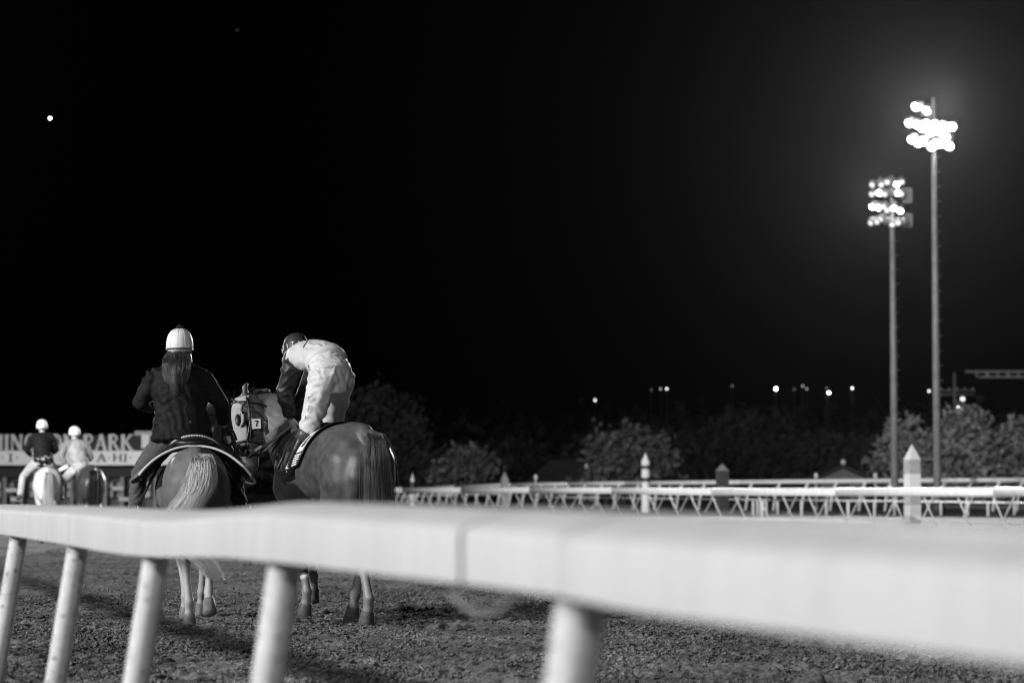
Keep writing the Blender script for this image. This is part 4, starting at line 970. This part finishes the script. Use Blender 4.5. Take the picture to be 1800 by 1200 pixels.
# ------------------------------------------------------------------ people
def hand(b, wrist, d, up, side, s=1.0, curl=.6):
    """palm, four curled fingers and a thumb rooted on its side; d = pointing, up = back of hand, side = thumb side"""
    d, up, side = d.normalized(), (up - d * up.dot(d)).normalized(), None
    sd_ = d.cross(up).normalized()
    b.loft([(wrist - d * .02, .028 * s, .020 * s), (wrist + d * .03 * s, .036 * s, .019 * s), (wrist + d * .085 * s, .042 * s, .017 * s)], sd_, 10)
    for k, l in enumerate((.075, .085, .08, .062)):
        r0 = wrist + d * .082 * s + sd_ * (.032 - .0215 * k) * s
        p1 = r0 + (d * math.cos(curl * .6) - up * math.sin(curl * .6)) * l * .42 * s; p2 = p1 + (d * math.cos(curl * 1.7) - up * math.sin(curl * 1.7)) * l * .34 * s; p3 = p2 + (d * math.cos(curl * 2.8) - up * math.sin(curl * 2.8)) * l * .28 * s
        b.tube([r0, p1, p2, p3], [.0100 * s, .0095 * s, .009 * s, .0075 * s], 8)
    t0 = wrist + d * .03 * s + sd_ * .034 * s
    b.tube([t0, t0 + (d * .6 + sd_ * .7 - up * .25) * .038 * s, t0 + (d * .9 + sd_ * .65 - up * .55) * .068 * s], [.013 * s, .011 * s, .0085 * s], 8)
def person(label, J, clothes, group=None, voxel=.0085, wr=.006, seed=0):
    """J: joint dict in world space. clothes: materials for jacket/sleeve/trousers/boots/helmet/skin/hair"""
    base = V(J['pelvis'].x, J['pelvis'].y, 0); root = empty('person', base, label=label, cat='person', group=group)
    q = {k: (v - base if k not in ('face', 'hup') else v) for k, v in J.items()}
    lat = (q['shR'] - q['shL']).normalized(); face, hup = q['face'].normalized(), q['hup'].normalized(); hl = face.cross(hup).normalized()
    bw_ = J.get('_build', 1.0) if not isinstance(J.get('_build', 1.0), Vector) else 1.0
    def torso(mb_, g, fat=clothes.get('fat', 1.0)):
        mb_.loft([(q['crotch'], .13 * fat + g, .10 * fat + g), (q['pelvis'], .175 * fat + g, .135 * fat + g), (q['waist'], .155 * fat + g, .12 * fat + g), (q['chest'], .175 * fat + g, .125 * fat + g), (q['neck'].lerp(q['chest'], .38), .165 * fat + g, .10 * fat + g), (q['neck'].lerp(q['chest'], .1), .085 + g, .07 + g)], lat, 22)
    def arms(mb_, g, to=1.0, cuff=1.0, r0=1.0):
        for s in 'LR':
            a, e, w_ = q['sh' + s], q['el' + s], q['wr' + s]; e2 = e.lerp(w_, to)
            mb_.loft([(a.lerp(e, -.10) , .035 * r0 + g, .035 * r0 + g), (a, .062 * r0 + g, .062 * r0 + g), (a.lerp(e, .4), .052 * r0 + g, .052 * r0 + g), (a.lerp(e, .9), .045 * r0 + g, .045 * r0 + g)], lat, 14)
            nb = q['neck'].lerp(q['chest'], .18); mb_.loft([(nb, .055 + g, .06 + g), (nb.lerp(a, .55), .056 + g, .062 + g), (a, .054 * r0 + g, .058 * r0 + g)], lat, 14)
            mb_.loft([(q['chest'].lerp(q['neck'], .15), .09 + g, .085 + g), (q['chest'].lerp(q['neck'], .2).lerp(a, .8), .06 + g, .065 + g)], lat, 14)
            mb_.loft([(e.lerp(a, .12), .044 * r0 + g, .044 * r0 + g), (e, .044 * r0 + g, .044 * r0 + g), (e.lerp(e2, .35), .042 * r0 + g, .042 * r0 + g), (e2, .030 * cuff + g, .030 * cuff + g)], lat, 14)
    def legs(mb_, g, to=1.0, wide=1.0):
        for s in 'LR':
            h, k, a = q['hip' + s], q['kn' + s], q['an' + s]; a2 = k.lerp(a, to)
            mb_.loft([(h.lerp(q['pelvis'], .45), .10 * wide + g, .11 * wide + g), (h, .098 * wide + g, .105 * wide + g), (h.lerp(k, .45), .083 * wide + g, .086 * wide + g), (h.lerp(k, .92), .060 * wide + g, .064 * wide + g)], lat, 16)
            mb_.loft([(k.lerp(h, .12), .060 * wide + g, .063 * wide + g), (k, .058 * wide + g, .062 * wide + g), (k.lerp(a2, .3), .055 * wide + g, .060 * wide + g), (a2, (.04 if to > .8 else .05) * wide + g, (.042 if to > .8 else .052) * wide + g)], lat, 16)
    # body
    b = MB(); torso(b, 0); arms(b, 0); legs(b, 0)
    hc = q['head']
    b.loft([(q['neck'].lerp(q['chest'], .1), .055, .055), (q['neck'], .052, .055), (hc - hup * .07 + face * .0, .05, .055)], lat, 12)
    b.loft([(hc - hup * .125 + face * .05, .03, .025), (hc - hup * .10 + face * .035, .048, .06), (hc - hup * .05 + face * .012, .066, .085), (hc, .073, .093), (hc + hup * .06, .070, .088), (hc + hup * .10, .045, .055)], hl, 16)
    b.loft([(hc + hup * .015 + face * .092, .010, .010), (hc - hup * .03 + face * .108, .015, .013)], hl, 8)
    for s in (-1, 1): b.loft([(hc + hl * s * .074 + hup * .02, .010, .018), (hc + hl * s * .077 - hup * .03, .009, .014)], hl, 8)
    for s in (-1, 1): b.loft([(hc + face * .093 - hup * .058 + hl * s * .018, .016, .006), (hc + face * .094 - hup * .062, .016, .006)], hl, 6)
    for s in 'LR':
        d = (q['wr' + s] - q['el' + s]).normalized()
        hand(b, q['wr' + s], q.get('hd' + s, None) and (q['hd' + s] - q['wr' + s]) or d, V(0, 0, 1), None)
        a, k = q['an' + s], q['kn' + s]; t = q['toe' + s]
        dn_ = (a - k).normalized(); b.loft([(a + dn_ * .02, .03, .032), (a.lerp(t, .4) + dn_ * .04, .032, .028), (a.lerp(t, .8) + dn_ * .035, .028, .018)], lat, 10)
    b.remesh('body', clothes['skin'], root, max(voxel, .0095), 3)
    for s in (-1, 1): MB().ball(hc + face * .083 + hl * s * .031 + hup * .0, .011, 8, 6).build('eye', MATS['eye_dark'], root)
    # clothes
    j = MB(); torso(j, .02)
    if 'hem' in clothes: j.loft([(q['pelvis'] + V(0, 0, clothes['hem']), .205 * clothes.get('fat', 1), .165 * clothes.get('fat', 1)), (q['pelvis'] + V(0, 0, .05), .19 * clothes.get('fat', 1), .155 * clothes.get('fat', 1)), (q['waist'], .175 * clothes.get('fat', 1), .145 * clothes.get('fat', 1))], lat, 20)
    one = clothes['sleeve'] is clothes['jacket']
    if one: arms(j, .018, clothes.get('slen', .95), 1.25, 1.15)
    jk = j.remesh('jacket', clothes['jacket'], root, max(.0105, voxel * .9), 3, folds(clothes.get('jf', [(.012, .11, (.2, .1, 1)), (.008, .07, (1, .2, .5))]), seed))
    if not one:
        sl_ = MB(); arms(sl_, .02, .95, 1.2, 1.1); sl_.remesh('sleeves', clothes['sleeve'], root, max(.0105, voxel * .9), 3, folds([(.011, .08, (.3, .2, 1)), (.006, .05, (-.5, .2, .8))], seed + 1))
    t = MB(); t.loft([(q['crotch'] - (q['waist'] - q['crotch']) * .05, .14, .12), (q['pelvis'], .185 * clothes.get('fat', 1), .15 * clothes.get('fat', 1)), (q['pelvis'].lerp(q['waist'], clothes.get('tw', .5)), .176 * clothes.get('fat', 1) + .012, .14 * clothes.get('fat', 1) + .012)], lat, 20)
    legs(t, clothes.get('tg', .014), clothes.get('tlen', 1.0), clothes.get('twide', 1.0)); t.remesh('trousers', clothes['trousers'], root, max(.0105, voxel * .9), 3, folds(clothes.get('tf', [(.009, .08, (.3, .2, 1)), (.006, .06, (-.6, .2, .6))]), seed + 3))
    for s in 'LR':
        k, a, tt = q['kn' + s], q['an' + s], q['toe' + s]; bo = MB(); bl = clothes.get('boot_from', .35)
        dn = (a - k).normalized(); heel = a + (a - tt).normalized() * .055 + dn * .05
        bo.loft([(k.lerp(a, bl), .060, .064), (k.lerp(a, .6), .056, .062), (k.lerp(a, .9), .043, .050), (a + dn * .03, .042, .058)], lat, 14)
        bo.loft([(heel, .033, .034), (a.lerp(tt, .35) + dn * .045, .042, .042), (a.lerp(tt, .75) + dn * .035, .046, .034), (tt + dn * .03, .036, .026)], lat, 14)
        ob = bo.remesh('boot', clothes['boots'], root, .008, 3)
        if clothes.get('cuff'):
            MB().loft([(k.lerp(a, bl - .02), .066, .070), (k.lerp(a, bl + .2), .064, .069)], lat, 16).build('boot_cuff', clothes['cuff'], ob)
    # helmet
    hm = MB(); prof = [(.128, .022), (.122, .050), (.106, .077), (.082, .096), (.05, .110), (.012, .118), (-.025, .120), (-.052, .116)]
    hm.loft([(hc + hup * (z + .018) - face * .012, r_ * .94, r_ * 1.12) for z, r_ in prof], hl, 24)
    ho = hm.build('helmet', clothes['helmet'], root)
    hm = MB(); hm.tube([hc + hup * (-.03) - face * .012 + (hl * math.cos(a) * .109 + face * math.sin(a) * .130) for a in np.linspace(0, 6.2832, 30)], .007, 6); hm.build('helmet_band', clothes.get('band', M_leather), ho)
    MB().loft([(hc + hup * .0 + face * .10, .085, .008), (hc - hup * .005 + face * .14, .078, .006), (hc - hup * .014 + face * .165, .05, .005)], hl, 14).build('visor', clothes.get('band', M_leather), ho)
    if clothes.get('seam'):
        MB().tube([hc + hup * (.018 + .118 * math.cos(a)) - face * .012 - face * .127 * math.sin(a) for a in np.linspace(.1, 1.9, 14)], .0028, 5).build('helmet_seam', mat('seam_grey', .45, .7), ho)
    if clothes.get('pom'):
        MB().ball(hc + hup * .152 - face * .02, .030, 12, 8, (1, 1, .8)).build('pompom', clothes['pom'], ho)
    for s in (-1, 1): MB().tube([hc + hl * s * .098 - hup * .03, hc + hl * s * .075 - hup * .09 + face * .02, hc - hup * .13 + face * .04], .005, 5).build('chin_strap', M_leather, ho)
    return root, q, base, ho

M_skin = mat('skin', .42, .55, .08, 20, spec=.35); M_blk = mat('black_jacket', .0065, .72, .2, 8, .0015, 40, spec=.22); M_jean = mat('denim', .085, .85, .2, 18, .0012, 120)
M_wsilk = mat('white_silk', .60, .5, .05, 8, .003, 24, spec=.4); M_dsilk = mat('dark_silk', .022, .5, .15, 9, .002, 30); M_wpant = mat('white_breeches', .66, .6, .04, 7, .0035, 17, spec=.35)
M_boot = mat('polished_boot', .010, .24, .1, 30, .0016, 30, spec=1.0, coat=.6); M_helm = mat('white_helmet_cover', .78, .5, .05, 8, .0025, 22); M_hair = mat('brown_hair', .045, .35, .4, 9, spec=.9)
M_dhelm = mat('dark_helmet_cover', .03, .5, .1, 8); M_bootd = mat('dusty_boot', .05, .6, .3, 15)

# --- pony rider ---
RY = 20.02
J = dict(pelvis=P(320, 757, RY), crotch=P(320, 778, RY + .05), waist=P(318, 725, RY + .0), chest=P(316, 684, RY + .02), neck=P(316, 638, RY + .06), head=P(316, 608, RY + .10),
    shL=P(275, 664, RY + .03), shR=P(356, 664, RY + .05), elL=P(247, 706, RY + .02), elR=P(388, 708, RY + .10), wrL=P(270, 717, RY + .28), wrR=P(394, 748, RY + .30), hdR=P(398, 762, RY + .36),
    hipL=P(296, 768, RY), hipR=P(345, 770, RY), knL=P(246, 832, RY + .30), knR=P(408, 836, RY + .32), anL=P(236, 908, RY + .10), anR=P(428, 910, RY + .12), toeL=P(230, 918, RY + .28), toeR=P(436, 920, RY + .30),
    face=V(-.05, 1, -.02), hup=V(0, -.05, 1))
rd, q_, b_, ho = person('rider in black jacket and white helmet with pompom, sitting on the lead pony', J,
    dict(jacket=M_blk, sleeve=M_blk, trousers=M_jean, boots=M_bootd, helmet=M_helm, skin=M_skin, fat=1.24, hem=-.075, slen=.80, tlen=1.02, boot_from=.75, pom=mat('black_pompom', .008, .9, bump=.006, bscale=90), twr=.007), voxel=.0085, wr=.011, seed=2)
bpy.context.view_layer.update()
for x_ in (-.055, 0, .055):
    sp_ = []
    for a_ in np.linspace(.35, 1.75, 12):
        ok, loc, nor, _ = ho.closest_point_on_mesh(q_['head'] + V(x_ * math.sin(a_) * 1.6, -.16 * math.sin(a_), .018 + .15 * math.cos(a_))); sp_.append(loc + nor * .0006)
    MB().tube(sp_, .0022, 5).build('cover_seam', mat('seam_pale', .66, .8), ho)
gl = MB(); hand(gl, q_['wrR'], q_['hdR'] - q_['wrR'], V(0, 0, 1), None, 1.15); gl.remesh('glove', M_leather, rd, .006, 2)
# ponytail hair
hr2 = random.Random(4); st_ = []
for i in range(1500):
    a = hr2.uniform(-1, 1); d0 = hr2.uniform(0, 1); hc = q_['head']
    p0 = hc + V(a * .085, -.085 + .06 * abs(a) - .02 * d0, -.04 - .02 * d0); ln = hr2.uniform(.22, .38) * (1 - .25 * abs(a)); wv = hr2.uniform(0, 6)
    pts = []
    for k in range(9):
        t = k / 8; pts.append(p0 + V(a * .03 * math.sin(t * 3) + .010 * math.sin(wv + t * 9), -.155 * math.sin(min(t * 1.9, 1.57)) - .01 * math.cos(wv + t * 8) - .022 * d0, -ln * t))
    st_.append(pts)
vs, fs = hair_mesh(st_, .0022, .0011); bigmesh('hair', vs, fs, M_hair, rd, True)
MB().loft([(q_['head'] + V(0, -.095, -.055), .055, .012), (q_['head'] + V(0, -.092, -.085), .045, .012)], (1, 0, 0), 12).build('helmet_harness', M_cloth_w, ho)

# --- jockey ---
JB = race.M.translation; hv = V(-math.sin(hd), math.cos(hd), 0); lv = V(-math.cos(hd), -math.sin(hd), 0)
J = dict(pelvis=P(584, 655, 20.02), crotch=P(583, 684, 20.05), waist=P(570, 628, 20.16), chest=P(546, 624, 20.40), neck=P(522, 622, 20.60), head=P(520, 617, 20.72),
    shL=P(515, 643, 20.40), shR=P(562, 622, 20.60), elL=P(500, 690, 20.45), elR=P(535, 690, 20.78), wrL=P(511, 733, 20.52), wrR=P(522, 735, 20.72), hdL=P(516, 749, 20.55), hdR=P(515, 750, 20.66),
    hipL=P(570, 664, 19.97), hipR=P(598, 662, 20.10), knL=P(545, 745, 20.02), knR=P(585, 742, 20.50), anL=P(508, 822, 20.06), anR=P(560, 826, 20.66), toeL=P(492, 826, 20.18), toeR=P(548, 828, 20.80),
    face=V(-.45, .75, -.55), hup=V(-.15, .25, .95))
jr, q_, b_, ho = person('jockey in white silks and breeches bent forward over the race horse', J,
    dict(jacket=M_wsilk, sleeve=M_dsilk, trousers=M_wpant, boots=M_boot, helmet=M_dhelm, skin=M_skin, fat=.89, tg=.020, tlen=.16, twide=1.05, tw=.75, boot_from=.16, jf=[(.006, .09, (.9, .2, .4)), (.005, .06, (.3, .1, 1))], tf=[(.012, .085, (.75, .1, .65)), (.008, .055, (-.35, .2, .9)), (.007, .12, (1, .2, -.3))], cuff=mat('boot_cuff', .06, .4), band=mat('jockey_band', .5, .6)), voxel=.0085, wr=.010, seed=7)
M_pipe = mat('dark_piping', .02, .6)
lat = (q_['shR'] - q_['shL']).normalized()
# waistband, back piping and leg lettering
def around(c, t, a_, b_, l, n=26, a0=0, a1=360):
    t = t.normalized(); A = (l - t * l.dot(t)).normalized(); B = t.cross(A); return [c + A * a_ * math.cos(R(a0 + (a1 - a0) * i / n)) + B * b_ * math.sin(R(a0 + (a1 - a0) * i / n)) for i in range(n + 1)]
wt = q_['waist'] - q_['pelvis']; wc = q_['pelvis'].lerp(q_['waist'], .78)
MB().loft([(q_['pelvis'].lerp(q_['waist'], .62), .183, .152), (q_['pelvis'].lerp(q_['waist'], .9), .180, .150)], lat, 22).build('waistband', M_wpant, jr)
MB().tube(around(q_['pelvis'].lerp(q_['waist'], .93), wt, .186, .156, lat, a0=65, a1=115, n=8), .008, 6).build('waist_tape', M_pipe, jr)
def part_of(root, nm): return [c for c in root.children if c.name.split('.')[0] == nm][0]
def snap(o, pts, off=.003):
    r_ = []
    for p in pts:
        ok, loc, nor, _ = o.closest_point_on_mesh(p)
        r_.append(loc + nor * off)
    return r_
bpy.context.view_layer.update()
jkt = part_of(jr, 'jacket'); trs = part_of(jr, 'trousers')
up_ = V(0, -.35, .9)
yk = snap(jkt, [q_['chest'].lerp(q_['neck'], .25 - .5 * abs(x_) / .17) + lat * x_ + up_ * .2 for x_ in np.linspace(-.17, .17, 15)], .002)
MB().tube(yk, .0045, 6).build('back_piping', M_pipe, jkt)
yk = snap(jkt, [q_['waist'].lerp(q_['chest'], .1 + .5 * t) - lat * .25 + V(0, -.1, -.05 + .1 * t) for t in np.linspace(0, 1, 9)], .002)
MB().tube(yk, .0045, 6).build('side_piping', M_pipe, jkt)
# helmet lettering
hc = q_['head']; hup = J['hup'].normalized(); fc = J['face']; fc = (fc - hup * fc.dot(hup)).normalized(); hl = fc.cross(hup)
for k in range(9):
    a = R(150 + k * 26); c = hc + hup * .02 - fc * .012; rad = (hl * math.cos(a) * .112 + fc * math.sin(a) * .133); tan = (hl * -math.sin(a) + fc * math.cos(a)).normalized()
    m_ = MB(); p = c + rad * 1.02
    m_.tube([p - hup * .02, p + hup * .02], .0045, 5)
    if k % 2: m_.tube([p + hup * .02 - tan * .016, p + hup * .02 + tan * .016], .0045, 5)
    m_.build('helmet_letter', M_cloth_w, ho)
tl = q_['hipL'].lerp(q_['knL'], .5)
for k in range(4):
    p = snap(trs, [q_['hipL'].lerp(q_['knL'], .3 + k * .14) - lat * .2 + V(-.0, -.06, 0)])[0]; dn = (q_['knL'] - q_['hipL']).normalized()
    m_ = MB(); m_.tube([p - dn * .010, p + dn * .010], .0016, 5); m_.tube([p - dn * .010, p - dn * .010 + V(.007, -.013, 0)], .0016, 5)
    if k != 1: m_.tube([p + dn * .010, p + dn * .010 + V(.007, -.013, 0)], .0016, 5)
    m_.build('leg_letter', M_pipe, jr)
# reins, lead line, whip
def line(name, pts, r, m, label, cat): tag(MB().tube(pts, r, 7).build(name, m), label, cat)
bitL = race.M @ (race.hring(.8)[0] + race.lat * sdl * (race.hring(.8)[1] + .02)); bitR = race.M @ (race.hring(.8)[0] - race.lat * sdl * (race.hring(.8)[1] + .02))
hL = P(516, 746, 20.54)
rn = empty('reins', hL, label='grey leather reins from the bit to the jockey hand', cat='reins')
MB().tube([V(0, 0, 0), (bitL - hL) * .5 + V(0, 0, -.015), bitL - hL], .011, 7).build('near_rein', mat('rein_grey', .16, .5, .2, 20), rn)
MB().tube([V(0, 0, 0), (bitR - hL) * .5 + V(0, 0.02, -.02), bitR - hL], .010, 7).build('far_rein', MATS['rein_grey'], rn)
wb = (bitL - hL); MB().tube([wb * .72, wb * .86], .014, 7).build('rein_grip', M_cloth_w, rn)
lh = P(398, 762, RY + .36)
line('lead_line', [lh, lh.lerp(bitL, .35) + V(0, 0, -.06), lh.lerp(bitL, .7) + V(0, 0, -.06), bitL], .010, M_leather, 'black lead line from the pony rider to the race horse bit', 'lead rope')

# --- far riders ---
def far_rider(px, Y, top_y, label, cl, lean=0.0, look=V(-.1, 1, 0), armL=None, group=None, seed=0):
    zt = P(px, top_y, Y).z; c = P(px, 800, Y); x = c.x; ax_ = V(math.cos(R(14)), math.sin(R(14)), 0); f_ = V(-math.sin(R(14)), math.cos(R(14)), 0)
    B_ = V(x, Y, 0); hz = zt - .13; up = lambda l, f, z: B_ + ax_ * l + f_ * f + V(0, 0, z)
    Jj = dict(pelvis=up(.02, -.02, hz - .70), crotch=up(.02, .0, hz - .80), waist=up(.02 - lean * .2, .0, hz - .52), chest=up(-lean * .5, .06, hz - .34), neck=up(-lean * .9, .12, hz - .14), head=up(-lean, .15, hz),
        shL=up(-.19 - lean * .8, .08, hz - .22), shR=up(.19 - lean * .8, .08, hz - .22), elL=up(-.29 - lean * .6, .12, hz - .45), elR=up(.27 - lean * .4, .12, hz - .47), wrL=up(-.22 - lean * .6, .36, hz - .55) if armL is None else armL, wrR=up(.16, .38, hz - .56),
        hipL=up(-.11, .0, hz - .74), hipR=up(.13, .0, hz - .74), knL=up(-.36, .30, hz - 1.0), knR=up(.36, .30, hz - 1.0), anL=up(-.42, .12, hz - 1.38), anR=up(.40, .12, hz - 1.38), toeL=up(-.46, .28, hz - 1.42), toeR=up(.44, .28, hz - 1.42),
        face=look, hup=V(0, -.05, 1))
    return person(label, Jj, cl, voxel=.014, wr=.006, seed=seed)
M_chap = mat('pale_chaps', .42, .7, .1, 6); M_gsilk = mat('pale_silk', .30, .5, .2, 7)
far_rider(74, 48.6, 738, 'rider in black jacket and white helmet on the pale grey pony', dict(jacket=M_blk, sleeve=M_blk, trousers=M_chap, boots=M_bootd, helmet=M_helm, skin=M_skin, fat=1.05, boot_from=.5), seed=11)
far_rider(140, 48.4, 750, 'rider in pale silks and white helmet on the dark bay horse', dict(jacket=M_gsilk, sleeve=mat('grey_sleeve_silk', .22, .6, .2, 8), trousers=mat('far_breeches', .42, .7), boots=M_boot, helmet=M_helm, skin=M_skin, fat=.95, boot_from=.3), lean=.10, look=V(-.5, .8, 0), armL=P(118, 822, 48.5), seed=12)
tag(MB().loft([(P(104, 826, 48.4), .012, .035), (P(119, 819, 48.4), .012, .04)], (0, 1, 0), 8).build('white_glove_cuff', M_cloth_w), 'white strap held between the two far riders', 'strap')

# ------------------------------------------------------------------ added haze volume imitating the lens bloom round the floodlights
hz = MB().box((0, 495, 18.8), (735, 812, 20.3)).build('haze', None, smooth=False)
hm_ = bpy.data.materials.new('glow_haze'); hm_.use_nodes = True; n_ = hm_.node_tree; n_.nodes.clear()
pv_ = n_.nodes.new('ShaderNodeVolumePrincipled'); pv_.inputs['Color'].default_value = (.9, .9, .9, 1); pv_.inputs['Density'].default_value = 1.05e-5; pv_.inputs['Anisotropy'].default_value = .88
oo = n_.nodes.new('ShaderNodeOutputMaterial'); n_.links.new(pv_.outputs[0], oo.inputs['Volume'])
hz.data.materials.clear(); hz.data.materials.append(hm_); tag(hz, 'added haze volume imitating lens bloom around the floodlights', 'haze', kind='stuff')
